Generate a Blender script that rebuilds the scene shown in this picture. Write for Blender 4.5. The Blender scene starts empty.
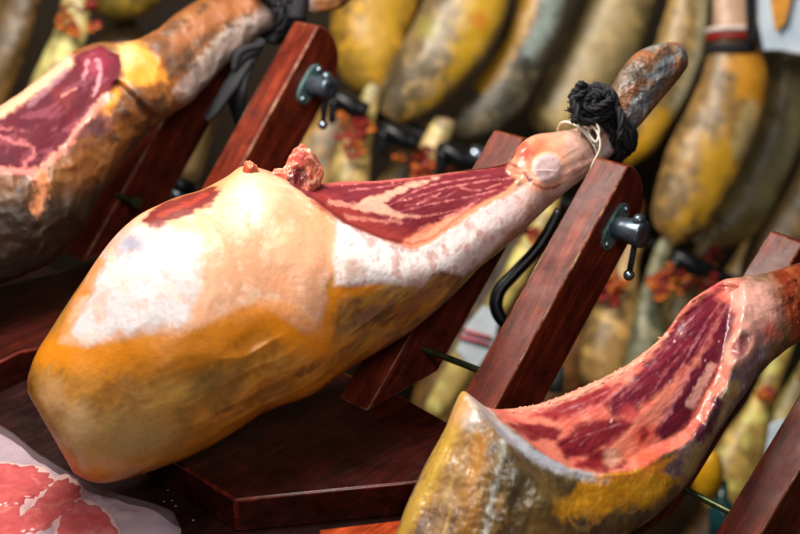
import bpy, bmesh, math, random
import numpy as np
from mathutils import Vector, Matrix
random.seed(7); RNG = np.random.default_rng(7)
scene = bpy.context.scene
COL = scene.collection

# ------------------------------------------------------------------ camera frame
FPX = 70.0 / 36.0 * 800.0
PHI = math.radians(25)
RT = np.array([1.0, 0, 0]); FW = np.array([0, math.cos(PHI), -math.sin(PHI)]); UP = np.array([0, math.sin(PHI), math.cos(PHI)])
ZB = 0.034                                   # top of the stand base boards above the table (table top z = 0)
HB = 1.36 * (math.sin(PHI) + (500 - 267) / FPX * math.cos(PHI))
CAM = np.array([0.0, 0.0, ZB + HB])

def P(x, y, D):
    x = np.asarray(x, float); y = np.asarray(y, float); D = np.asarray(D, float)
    v = FW + ((x - 400) / FPX)[..., None] * RT + ((267 - y) / FPX)[..., None] * UP
    return CAM + D[..., None] * v
def ray(x, y): return FW + (x - 400) / FPX * RT + (267 - y) / FPX * UP
def G(x, y, z):                               # point of a horizontal plane
    r = ray(x, y); return CAM + r * ((z - CAM[2]) / r[2])
def hit(x, y, o, n):
    r = ray(x, y); return CAM + r * (np.dot(o - CAM, n) / np.dot(r, n))
def cv(a, b, c): return a * RT + b * UP - c * FW
def nrm(v): v = np.asarray(v, float); return v / np.linalg.norm(v)
def lin(c):
    c = np.asarray(c, float) / 255.0
    return np.where(c <= 0.04045, c / 12.92, ((c + 0.055) / 1.055) ** 2.4)

# ------------------------------------------------------------------ noise
_perm = RNG.permutation(256); _perm = np.concatenate([_perm, _perm, _perm])
_g = RNG.normal(size=(256, 3)); _g /= np.linalg.norm(_g, axis=1)[:, None]
def perlin(p):
    pi = np.floor(p).astype(int); pf = p - pi; pi = pi & 255
    u = pf * pf * pf * (pf * (pf * 6 - 15) + 10)
    out = 0
    for dx in (0, 1):
        wx = u[:, 0] if dx else 1 - u[:, 0]
        for dy in (0, 1):
            wy = u[:, 1] if dy else 1 - u[:, 1]
            for dz in (0, 1):
                wz = u[:, 2] if dz else 1 - u[:, 2]
                h = _perm[_perm[_perm[(pi[:, 0] + dx) & 255] + ((pi[:, 1] + dy) & 255)] + ((pi[:, 2] + dz) & 255)]
                d = (_g[h] * (pf - np.array([dx, dy, dz]))).sum(1)
                out = out + wx * wy * wz * d
    return out * 1.6
def fbm(p, octv=4, gain=0.5):
    a = 1.0; s = 0; t = 0
    for i in range(octv):
        s = s + a * perlin(p * (2.0 ** i) + 17.3 * i); t += a; a *= gain
    return s / t
def sst(a, b, x): t = np.clip((x - a) / (b - a), 0, 1); return t * t * (3 - 2 * t)

def seg_dist(x, y, pts, closed):
    best = np.full(x.shape, 1e9); n = len(pts)
    for i in range(n if closed else n - 1):
        ax, ay = pts[i]; bx, by = pts[(i + 1) % n]
        dx, dy = bx - ax, by - ay; L = dx * dx + dy * dy + 1e-9
        t = np.clip(((x - ax) * dx + (y - ay) * dy) / L, 0, 1)
        best = np.minimum(best, (x - ax - t * dx) ** 2 + (y - ay - t * dy) ** 2)
    return np.sqrt(best)
def sdp(x, y, pts):                            # signed distance, inside positive
    d = seg_dist(x, y, pts, True); ins = np.zeros(x.shape, bool); n = len(pts)
    for i in range(n):
        ax, ay = pts[i]; bx, by = pts[(i + 1) % n]
        if ay == by: continue
        c = ((ay > y) != (by > y)) & (x < (bx - ax) * (y - ay) / (by - ay) + ax)
        ins ^= c
    return np.where(ins, d, -d)
def cr(pts, n=8):                              # catmull-rom, any dimension
    p = np.asarray(pts, float); p = np.vstack([2 * p[0] - p[1], p, 2 * p[-1] - p[-2]]); out = []
    for i in range(1, len(p) - 2):
        for k in range(n):
            t = k / n
            out.append(0.5 * (2 * p[i] + (p[i + 1] - p[i - 1]) * t + (2 * p[i - 1] - 5 * p[i] + 4 * p[i + 1] - p[i + 2]) * t * t + (3 * p[i] - p[i - 1] - 3 * p[i + 1] + p[i + 2]) * t ** 3))
    out.append(p[-2]); return np.array(out)

# ------------------------------------------------------------------ objects
def empty(name, loc, label, cat, group=None):
    o = bpy.data.objects.new(name, None); o.empty_display_size = 0.02; COL.objects.link(o)
    o.location = tuple(loc); o['label'] = label; o['category'] = cat
    if group: o['group'] = group
    return o
def tag(o, label=None, cat=None, group=None, kind=None):
    for k, v in (('label', label), ('category', cat), ('group', group), ('kind', kind)):
        if v: o[k] = v
    return o
def mesh_obj(name, V, F, mat, parent=None, smooth=True, attrs=None, normals=None, origin=None):
    V = np.asarray(V, float)
    if parent is not None: org = np.array(parent_world(parent))
    elif origin is not None: org = np.asarray(origin, float)
    else: org = np.array([V[:, 0].mean(), V[:, 1].mean(), V[:, 2].min()])
    me = bpy.data.meshes.new(name); me.from_pydata((V - org).tolist(), [], F if isinstance(F, list) else F.tolist()); me.update()
    if attrs:
        for k, a in attrs.items():
            a = np.asarray(a, float)
            if a.ndim == 2:
                at = me.attributes.new(k, 'FLOAT_COLOR', 'POINT'); b = np.ones((len(V), 4)); b[:, :3] = a; at.data.foreach_set('color', b.ravel())
            else:
                at = me.attributes.new(k, 'FLOAT', 'POINT'); at.data.foreach_set('value', a)
    if smooth: me.polygons.foreach_set('use_smooth', np.ones(len(me.polygons), bool))
    if normals is not None: me.normals_split_custom_set_from_vertices(normals.tolist())
    me.materials.append(mat)
    o = bpy.data.objects.new(name, me); COL.objects.link(o)
    if parent is not None:
        o.parent = parent
    else: o.location = tuple(org)
    return o
def parent_world(p):
    v = Vector((0, 0, 0))
    while p is not None: v += p.location; p = p.parent
    return v
def tube(pts, r, n=12, dens=6, closed=False, flat=1.0):
    p = np.asarray(pts, float)
    if dens > 1: p = cr(p, dens)
    m = len(p); rr = np.interp(np.linspace(0, 1, m), np.linspace(0, 1, len(r)), r) if hasattr(r, '__len__') else np.full(m, r)
    T = np.gradient(p, axis=0); T /= np.linalg.norm(T, axis=1)[:, None] + 1e-12
    a = np.array([0.13, 0.31, 0.94]); N = np.cross(T[0], a); N = nrm(N); V = []; 
    for i in range(m):
        N = N - T[i] * np.dot(N, T[i]); N = nrm(N); B = np.cross(T[i], N)
        for k in range(n):
            th = 2 * math.pi * k / n
            V.append(p[i] + rr[i] * (math.cos(th) * N + flat * math.sin(th) * B))
    F = [[i * n + k, i * n + (k + 1) % n, (i + 1) * n + (k + 1) % n, (i + 1) * n + k] for i in range(m - 1) for k in range(n)]
    F.append(list(range(n))[::-1]); F.append([(m - 1) * n + k for k in range(n)])
    return np.array(V), F
def merge(parts):
    V = []; F = []; o = 0
    for v, f in parts:
        V.append(v); F += [[i + o for i in q] for q in f]; o += len(v)
    return np.vstack(V), F
def sphere(c, r, n=20, sc=(1, 1, 1), basis=None):
    V = []; F = []; B = np.eye(3) if basis is None else basis
    for i in range(n + 1):
        th = math.pi * i / n
        for k in range(2 * n):
            ph = math.pi * k / n
            V.append(np.asarray(c) + r * (math.sin(th) * math.cos(ph) * sc[0] * B[0] + math.sin(th) * math.sin(ph) * sc[1] * B[1] + math.cos(th) * sc[2] * B[2]))
    m = 2 * n
    F = [[i * m + k, (i + 1) * m + k, (i + 1) * m + (k + 1) % m, i * m + (k + 1) % m] for i in range(n) for k in range(m)]
    return np.array(V), F
def revolve(o, ax, prof, n=32):               # profile [(along, radius)]
    ax = nrm(ax); N = nrm(np.cross(ax, [0.2, 0.1, 0.95])); B = np.cross(ax, N); V = []
    for (a, r) in prof:
        for k in range(n):
            th = 2 * math.pi * k / n; V.append(np.asarray(o) + a * ax + r * (math.cos(th) * N + math.sin(th) * B))
    m = len(prof)
    F = [[i * n + k, i * n + (k + 1) % n, (i + 1) * n + (k + 1) % n, (i + 1) * n + k] for i in range(m - 1) for k in range(n)]
    F.append(list(range(n))[::-1]); F.append([(m - 1) * n + k for k in range(n)])
    return np.array(V), F
def bevel_obj(o, w, seg=2, ang=35, edge_mat=None):
    bm = bmesh.new(); bm.from_mesh(o.data)
    bmesh.ops.recalc_face_normals(bm, faces=bm.faces)
    es = [e for e in bm.edges if len(e.link_faces) == 2 and e.calc_face_angle(0) > math.radians(ang)]
    rb = bmesh.ops.bevel(bm, geom=es, offset=w, segments=seg, affect='EDGES', profile=0.5, clamp_overlap=True)
    if edge_mat is not None:
        o.data.materials.append(edge_mat)
        for f in rb['faces']: f.material_index = 1; f.smooth = True
    bm.to_mesh(o.data); bm.free()

# ------------------------------------------------------------------ materials
def new_mat(name):
    m = bpy.data.materials.new(name); m.use_nodes = True; nt = m.node_tree
    return m, nt, nt.nodes['Principled BSDF']
def N_(nt, t, **kw):
    n = nt.nodes.new(t)
    for k, v in kw.items():
        if k in n.inputs: n.inputs[k].default_value = v
        else: setattr(n, k, v)
    return n
def ham_mat(name, spec=0.6, sss=0.12, rough_dry=0.6, rough_wet=0.16, bump=0.35, grain=0.25, stretch=None, bscale=1.0, bdist=0.0012):
    m, nt, b = new_mat(name); L = nt.links.new
    at = N_(nt, 'ShaderNodeAttribute', attribute_name='Col'); wt = N_(nt, 'ShaderNodeAttribute', attribute_name='Wet')
    tc = N_(nt, 'ShaderNodeTexCoord'); mp = N_(nt, 'ShaderNodeMapping'); L(tc.outputs['Object'], mp.inputs[0])
    if stretch:
        mp.inputs['Rotation'].default_value = stretch[0]; mp.inputs['Scale'].default_value = stretch[1]
    n1 = N_(nt, 'ShaderNodeTexNoise', Scale=220 * bscale, Detail=6.0, Roughness=0.6); L(mp.outputs[0], n1.inputs['Vector'])
    n2 = N_(nt, 'ShaderNodeTexNoise', Scale=38.0 * bscale, Detail=5.0, Roughness=0.6); L(mp.outputs[0], n2.inputs['Vector'])
    mr = N_(nt, 'ShaderNodeMapRange'); mr.inputs[1].default_value = 0.25; mr.inputs[2].default_value = 0.75; mr.inputs[3].default_value = 1 - grain; mr.inputs[4].default_value = 1 + grain * 0.7
    L(n1.outputs[0], mr.inputs[0])
    mx = N_(nt, 'ShaderNodeMix', data_type='RGBA', blend_type='MULTIPLY'); mx.inputs[0].default_value = 1.0
    L(at.outputs['Color'], mx.inputs[6]); L(mr.outputs[0], mx.inputs[7])
    L(mx.outputs[2], b.inputs['Base Color'])
    rr = N_(nt, 'ShaderNodeMapRange'); rr.inputs[3].default_value = rough_dry; rr.inputs[4].default_value = rough_wet; L(wt.outputs['Fac'], rr.inputs[0])
    ad = N_(nt, 'ShaderNodeMath', operation='MULTIPLY_ADD'); L(n2.outputs[0], ad.inputs[0]); ad.inputs[1].default_value = 0.25; L(rr.outputs[0], ad.inputs[2])
    sb = N_(nt, 'ShaderNodeMath', operation='SUBTRACT'); L(ad.outputs[0], sb.inputs[0]); sb.inputs[1].default_value = 0.12; sb.use_clamp = True
    L(sb.outputs[0], b.inputs['Roughness'])
    b.inputs['Subsurface Weight'].default_value = 0.0; b.inputs['Subsurface Radius'].default_value = (1.0, 0.35, 0.2); b.inputs['Subsurface Scale'].default_value = 0.006
    b.inputs['Specular IOR Level'].default_value = spec
    mlt = N_(nt, 'ShaderNodeMath', operation='MULTIPLY'); L(n2.outputs[0], mlt.inputs[0]); mlt.inputs[1].default_value = 2.2
    sm = N_(nt, 'ShaderNodeMath', operation='ADD'); L(n1.outputs[0], sm.inputs[0]); L(mlt.outputs[0], sm.inputs[1])
    bp = N_(nt, 'ShaderNodeBump', Strength=bump, Distance=bdist); L(sm.outputs[0], bp.inputs['Height']); L(bp.outputs[0], b.inputs['Normal'])
    return m
def wood_mat(name, c1, c2, c3, rough=0.28, coat=0.4, wear=0.0):
    m, nt, b = new_mat(name); L = nt.links.new
    at = N_(nt, 'ShaderNodeAttribute', attribute_name='Grain'); mp = N_(nt, 'ShaderNodeMapping'); L(at.outputs['Vector'], mp.inputs[0])
    mp.inputs['Scale'].default_value = (6, 70, 70)
    n1 = N_(nt, 'ShaderNodeTexNoise', Scale=1.6, Detail=8.0, Roughness=0.65, Distortion=0.6); L(mp.outputs[0], n1.inputs['Vector'])
    mp2 = N_(nt, 'ShaderNodeMapping'); mp2.inputs['Scale'].default_value = (30, 600, 600); L(at.outputs['Vector'], mp2.inputs[0])
    n2 = N_(nt, 'ShaderNodeTexNoise', Scale=1.5, Detail=4.0); L(mp2.outputs[0], n2.inputs['Vector'])
    n3 = N_(nt, 'ShaderNodeTexNoise', Scale=22.0, Detail=5.0, Roughness=0.7); L(at.outputs['Vector'], n3.inputs['Vector'])
    cr_ = N_(nt, 'ShaderNodeValToRGB'); e = cr_.color_ramp.elements
    e[0].position = 0.3; e[0].color = (*lin(c1), 1); e[1].position = 0.72; e[1].color = (*lin(c3), 1); x = e.new(0.52); x.color = (*lin(c2), 1)
    L(n1.outputs[0], cr_.inputs[0])
    mr = N_(nt, 'ShaderNodeMapRange'); mr.inputs[1].default_value = 0.3; mr.inputs[2].default_value = 0.7; mr.inputs[3].default_value = 0.6; mr.inputs[4].default_value = 1.15; L(n2.outputs[0], mr.inputs[0])
    mx = N_(nt, 'ShaderNodeMix', data_type='RGBA', blend_type='MULTIPLY'); mx.inputs[0].default_value = 1; L(cr_.outputs[0], mx.inputs[6]); L(mr.outputs[0], mx.inputs[7])
    mw = N_(nt, 'ShaderNodeMath', operation='MULTIPLY'); mw.inputs[0].default_value = wear; L(n3.outputs[0], mw.inputs[1])
    ms = N_(nt, 'ShaderNodeMapRange'); ms.inputs[1].default_value = 0.5; ms.inputs[2].default_value = 0.72; L(mw.outputs[0], ms.inputs[0])
    m2 = N_(nt, 'ShaderNodeMix', data_type='RGBA'); L(ms.outputs[0], m2.inputs[0]); L(mx.outputs[2], m2.inputs[6]); m2.inputs[7].default_value = (*lin((190, 150, 118)), 1)
    n4 = N_(nt, 'ShaderNodeTexNoise', Scale=26.0, Detail=7.0, Roughness=0.7, Distortion=.4); L(at.outputs['Vector'], n4.inputs['Vector'])
    m4 = N_(nt, 'ShaderNodeMapRange'); m4.inputs[1].default_value = .36; m4.inputs[2].default_value = .6; m4.inputs[3].default_value = .5; m4.inputs[4].default_value = 1.12; L(n4.outputs[0], m4.inputs[0])
    m3 = N_(nt, 'ShaderNodeMix', data_type='RGBA', blend_type='MULTIPLY'); m3.inputs[0].default_value = 1; L(m2.outputs[2], m3.inputs[6]); L(m4.outputs[0], m3.inputs[7])
    L(m3.outputs[2], b.inputs['Base Color'])
    rr = N_(nt, 'ShaderNodeMapRange'); rr.inputs[1].default_value = 0.3; rr.inputs[2].default_value = 0.7; rr.inputs[3].default_value = rough - 0.08; rr.inputs[4].default_value = rough + 0.2; L(n3.outputs[0], rr.inputs[0]); L(rr.outputs[0], b.inputs['Roughness'])
    b.inputs['Coat Weight'].default_value = coat; b.inputs['Coat Roughness'].default_value = 0.2; b.inputs['Specular IOR Level'].default_value = .2
    bp = N_(nt, 'ShaderNodeBump', Strength=0.25, Distance=0.0006); L(n2.outputs[0], bp.inputs['Height']); L(bp.outputs[0], b.inputs['Normal'])
    return m
def flat_mat(name, c, rough=0.5, metal=0.0, var=0.15, scale=60.0, bump=0.2, c2=None, spec=0.5, dist=0.001):
    m, nt, b = new_mat(name); L = nt.links.new
    tc = N_(nt, 'ShaderNodeTexCoord'); n = N_(nt, 'ShaderNodeTexNoise', Scale=scale, Detail=5.0, Roughness=0.6); L(tc.outputs['Object'], n.inputs['Vector'])
    r = N_(nt, 'ShaderNodeValToRGB'); e = r.color_ramp.elements; a = lin(c); z = lin(c2) if c2 is not None else a * (1 + var)
    e[0].position = 0.35; e[0].color = (*(a * (1 - var)), 1); e[1].position = 0.65; e[1].color = (*np.clip(z, 0, 1), 1)
    L(n.outputs[0], r.inputs[0]); L(r.outputs[0], b.inputs['Base Color'])
    b.inputs['Roughness'].default_value = rough; b.inputs['Metallic'].default_value = metal; b.inputs['Specular IOR Level'].default_value = spec
    bp = N_(nt, 'ShaderNodeBump', Strength=bump, Distance=dist); L(n.outputs[0], bp.inputs['Height']); L(bp.outputs[0], b.inputs['Normal'])
    return m
M = {}
M['skin'] = ham_mat('ham_skin', bump=0.2, grain=0.12)
M['fat'] = ham_mat('ham_fat', spec=.5, rough_dry=0.55, rough_wet=0.22, bump=0.3, grain=0.07)
M['dry_meat'] = ham_mat('dry_meat', spec=.1, rough_dry=.6, rough_wet=.5, bump=.2, grain=.15)
M['meat'] = ham_mat('ham_meat', spec=.5, sss=0.08, rough_dry=0.45, rough_wet=0.2, bump=0.2, grain=0.14, stretch=((0.3, 0.5, -0.5), (0.35, 1, 1)))
M['gloss'] = ham_mat('glossy_skin', spec=.8, rough_dry=.4, rough_wet=.13, bump=.35, grain=.15)
M['bone'] = ham_mat('ham_bone', sss=0.25, rough_dry=0.45, rough_wet=0.2, bump=0.2, grain=0.1)
M['hoof'] = ham_mat('ham_foot', bump=0.6, grain=0.3)
M['bgham'] = ham_mat('cellar_ham', bump=0.3, grain=0.2, sss=0.0)
M['wood'] = wood_mat('varnished_wood', (70, 20, 12), (106, 36, 20), (150, 56, 30), rough=.34, coat=.0)
M['woodedge'] = wood_mat('worn_wood_edge', (90, 36, 24), (120, 54, 36), (150, 84, 58), wear=1.05, rough=.4, coat=.1)
M['base'] = wood_mat('dark_base_wood', (40, 14, 10), (62, 20, 14), (84, 28, 18), rough=0.34, coat=0.08)
M['baseedge'] = wood_mat('red_edge_highlight', (64, 18, 11), (104, 30, 17), (150, 52, 32), rough=.25, coat=.4)  # red bevel colour paints the highlight line along the board edges
M['orange'] = wood_mat('orange_wood', (150, 50, 20), (185, 70, 30), (205, 90, 45))
M['steel'] = flat_mat('blued_steel', (92, 104, 116), 0.3, 0.75, 0.3, 90, 0.15)
M['flange'] = flat_mat('teal_plated_steel', (112, 148, 148), 0.32, 0.6, 0.3, 120, 0.2)
M['chrome'] = flat_mat('bright_steel', (150, 160, 175), 0.2, 0.9, 0.2, 60, 0.05)
M['rod'] = flat_mat('zinc_rod', (92, 100, 66), 0.35, 0.7, 0.3, 100, 0.2)
M['black'] = flat_mat('black_cord', (12, 13, 20), 0.7, 0, 0.5, 900, 0.8)
M['blackmetal'] = flat_mat('black_rail', (14, 16, 20), 0.35, 0.2, 0.3, 40, 0.1)
M['string'] = flat_mat('white_string', (215, 205, 190), 0.6, 0, 0.1, 500, 0.5)
M['red'] = flat_mat('red_ribbon', (132, 24, 18), 0.5, 0, 0.2, 60, 0.1)
M['yellow'] = flat_mat('yellow_ribbon', (190, 100, 30), 0.5, 0, 0.2, 60, 0.1)

# ------------------------------------------------------------------ loft with traced outline
class Loft:
    """closed solid: L and R are the two long sides (photo px), both from tip 0 to tip 1; sections are ellipses."""
    def __init__(s, L, R, axis, Dk, ns=400, nt=300, kf=1.0, kb=1.0, rough=0.0, seed=0, nz=14.0, pinch=2.0, octv=5):
        A = np.array(axis[0], float); B = np.array(axis[1], float); ax = (B - A) / np.linalg.norm(B - A)
        Lp = cr(L, 10); Rp = cr(R, 10); sL = np.maximum.accumulate((Lp - A) @ ax); sR = np.maximum.accumulate((Rp - A) @ ax)
        e = 1e-4 * np.arange(len(sL)); sL = sL + e; sR = sR + 1e-4 * np.arange(len(sR))
        s0 = min(sL[0], sR[0]); s1 = max(sL[-1], sR[-1])
        sL = (sL - s0) / (s1 - s0); sR = (sR - s0) / (s1 - s0)
        u = np.linspace(0, 1, ns); c = (1 - np.cos(math.pi * u)) / 2; u = 0.45 * c + 0.55 * u
        lx = np.interp(u, sL, Lp[:, 0]); ly = np.interp(u, sL, Lp[:, 1]); rx = np.interp(u, sR, Rp[:, 0]); ry = np.interp(u, sR, Rp[:, 1])
        t = 2 * math.pi * np.arange(nt) / nt; ct = np.cos(t); stt = np.sin(t)
        D0 = np.interp(u, [d[0] for d in Dk], [d[1] for d in Dk])
        kk = np.ones(9) / 9
        D0 = np.convolve(np.pad(D0, 4, mode='edge'), kk, 'valid')
        mx = (lx + rx) / 2; my = (ly + ry) / 2; hx = (lx - rx) / 2; hy = (ly - ry) / 2
        hw = np.hypot(hx, hy) * D0 / FPX
        X = mx[:, None] + hx[:, None] * ct; Y = my[:, None] + hy[:, None] * ct
        k = np.where(stt > 0, kf, kb)
        sp = np.sign(stt) * np.abs(stt) ** (2.0 / pinch)
        dd = -hw[:, None] * (k * sp)[None, :]
        s.u = np.repeat(u, nt); s.t = np.tile(t, ns); s.ns = ns; s.nt = nt
        s.x = X.ravel(); s.y = Y.ravel(); s.D = (D0[:, None] + dd).ravel(); s.front = np.repeat(stt[None, :], ns, 0).ravel(); s.D0 = np.repeat(D0, nt)
        s.hw = np.repeat(hw, nt); s.ct = np.tile(ct, ns)
        p = P(s.x, s.y, s.D); s.p0 = p * nz + seed * 3.7
        if rough:
            d = fbm(s.p0, octv, .45) * rough
            end = sst(0, 0.02, s.u) * sst(0, 0.02, 1 - s.u)
            s.push(d * end)
        s.fr = sst(-0.12, 0.12, s.front)
    def push(s, d):                            # metres along the section's outward direction
        nx = s.ct; 
        hxn = d * nx * FPX / s.D
        g = s.x.reshape(s.ns, s.nt); h = s.y.reshape(s.ns, s.nt)
        vx = g[:, :1] - g[:, s.nt // 2:s.nt // 2 + 1]; vy = h[:, :1] - h[:, s.nt // 2:s.nt // 2 + 1]; l = np.hypot(vx, vy) + 1e-6
        vx = np.repeat(vx / l, s.nt, 1).ravel(); vy = np.repeat(vy / l, s.nt, 1).ravel()
        s.x = s.x + hxn * vx; s.y = s.y + hxn * vy; s.D = s.D - d * s.front
    def verts(s):
        V = P(s.x, s.y, s.D); ns, nt = s.ns, s.nt; g = V.reshape(ns, nt, 3)
        du = np.gradient(g, axis=0); dt = np.roll(g, -1, 1) - np.roll(g, 1, 1); n = np.cross(du, dt); l = np.linalg.norm(n, axis=2, keepdims=True)
        n = n / (l + 1e-12); n[0] = n[1].mean(0); n[-1] = n[-2].mean(0); n = n / (np.linalg.norm(n, axis=2, keepdims=True) + 1e-12)
        cen = g.mean(1, keepdims=True)
        if ((g - cen) * n)[ns // 2].sum() < 0: n = -n; s.flip = True
        else: s.flip = False
        return V, n.reshape(-1, 3)
    def quads(s):
        ns, nt = s.ns, s.nt; i = np.arange(ns - 1)[:, None] * nt; k = np.arange(nt)[None, :]; k2 = (k + 1) % nt
        q = np.stack([i + k, i + nt + k, i + nt + k2, i + k2], -1).reshape(-1, 4)
        return q[:, ::-1] if s.flip else q
    def build(s, root, col, wet, regions, single=None, label=None):
        """regions: [(part name, material, mask, label)], last one is the rest"""
        V, n = s.verts(); q = s.quads(); left = np.ones(len(q), bool); objs = {}
        for nm, mat, mask, lab in regions:
            if mask is None: sel = left
            else: sel = left & (mask[q].mean(1) > 0.5)
            left = left & ~sel; f = q[sel]
            if not len(f): continue
            idx, inv = np.unique(f.ravel(), return_inverse=True); f2 = inv.reshape(-1, 4)
            F = f2.tolist()
            o = mesh_obj(nm, V[idx], F, mat, root, True, {'Col': col[idx], 'Wet': wet[idx]}, n[idx])
            if lab: o['label'] = lab
            objs[nm] = o
        return objs

class Paint:
    def __init__(s, lf, base):
        s.l = lf; s.x = lf.x; s.y = lf.y; s.c = np.tile(lin(base), (len(lf.x), 1)); s.wet = np.full(len(lf.x), 0.35); s.p = P(lf.x, lf.y, lf.D)
        s.cache = {}
    def n(s, sc, o=4, seed=0):
        k = (sc, o, seed)
        if k not in s.cache: s.cache[k] = fbm(s.p * sc + seed * 5.1, o)
        return s.cache[k]
    def mix(s, m, c, wet=None):
        m = np.clip(m, 0, 1); s.c = s.c * (1 - m[:, None]) + m[:, None] * lin(c)
        if wet is not None: s.wet = s.wet * (1 - m) + m * wet
    def poly(s, pts, c, f=3, warp=4, op=1.0, wet=None, seed=0, wsc=60):
        d = sdp(s.x, s.y, pts) + warp * s.n(wsc, 4, seed) * 2; m = sst(-f, f, d) * op * s.l.fr
        if c is not None: s.mix(m, c, wet)
        return m, d
    def line(s, pts, w, c, f=2, warp=1.5, op=1.0, wet=None, seed=3, dense=True):
        pp = cr(pts, 5) if dense and len(pts) > 2 else np.array(pts, float)
        g = w + f + 2.5 * warp + 2; i = np.nonzero((s.x > pp[:, 0].min() - g) & (s.x < pp[:, 0].max() + g) & (s.y > pp[:, 1].min() - g) & (s.y < pp[:, 1].max() + g) & (s.l.fr > 0))[0]
        m = np.zeros(len(s.x))
        if not len(i): return m
        d = seg_dist(s.x[i], s.y[i], pp, False) + warp * fbm(s.p[i] * 150 + seed * 5.1, 3) * 2; m[i] = (1 - sst(w - f * .5, w + f, d)) * op * s.l.fr[i]
        if w < 1: m[i] *= .25 + .75 * sst(-.2, .15, fbm(s.p[i] * 120 + seed, 3))
        s.mix(m, c, wet); return m
    def spot(s, x, y, r, c, f=None, op=1.0, wet=None, warp=3, sx=1, sy=1):
        d = np.hypot((s.x - x) / sx, (s.y - y) / sy) + warp * s.n(80, 3, 9) * 2; f = f or r * .5; m = (1 - sst(r - f, r + f, d)) * op * s.l.fr
        s.mix(m, c, wet); return m
    def mottle(s, c, sc, lo, hi, op=1.0, seed=0, o=4, stretch=None):
        n = s.n(sc, o, seed) if stretch is None else fbm((s.p @ stretch) * sc + seed * 5.1, o)
        s.mix(sst(lo, hi, n) * op, c)
def axis_basis(p0, p1, along, across):         # matrix scaling noise along the line from p0 to p1
    a = nrm(p1 - p0); b = nrm(np.cross(a, -FW)); c = np.cross(a, b)
    return np.stack([a * along, b * across, c * across], 1)
def clump(l, sel, cols): pass

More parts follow.
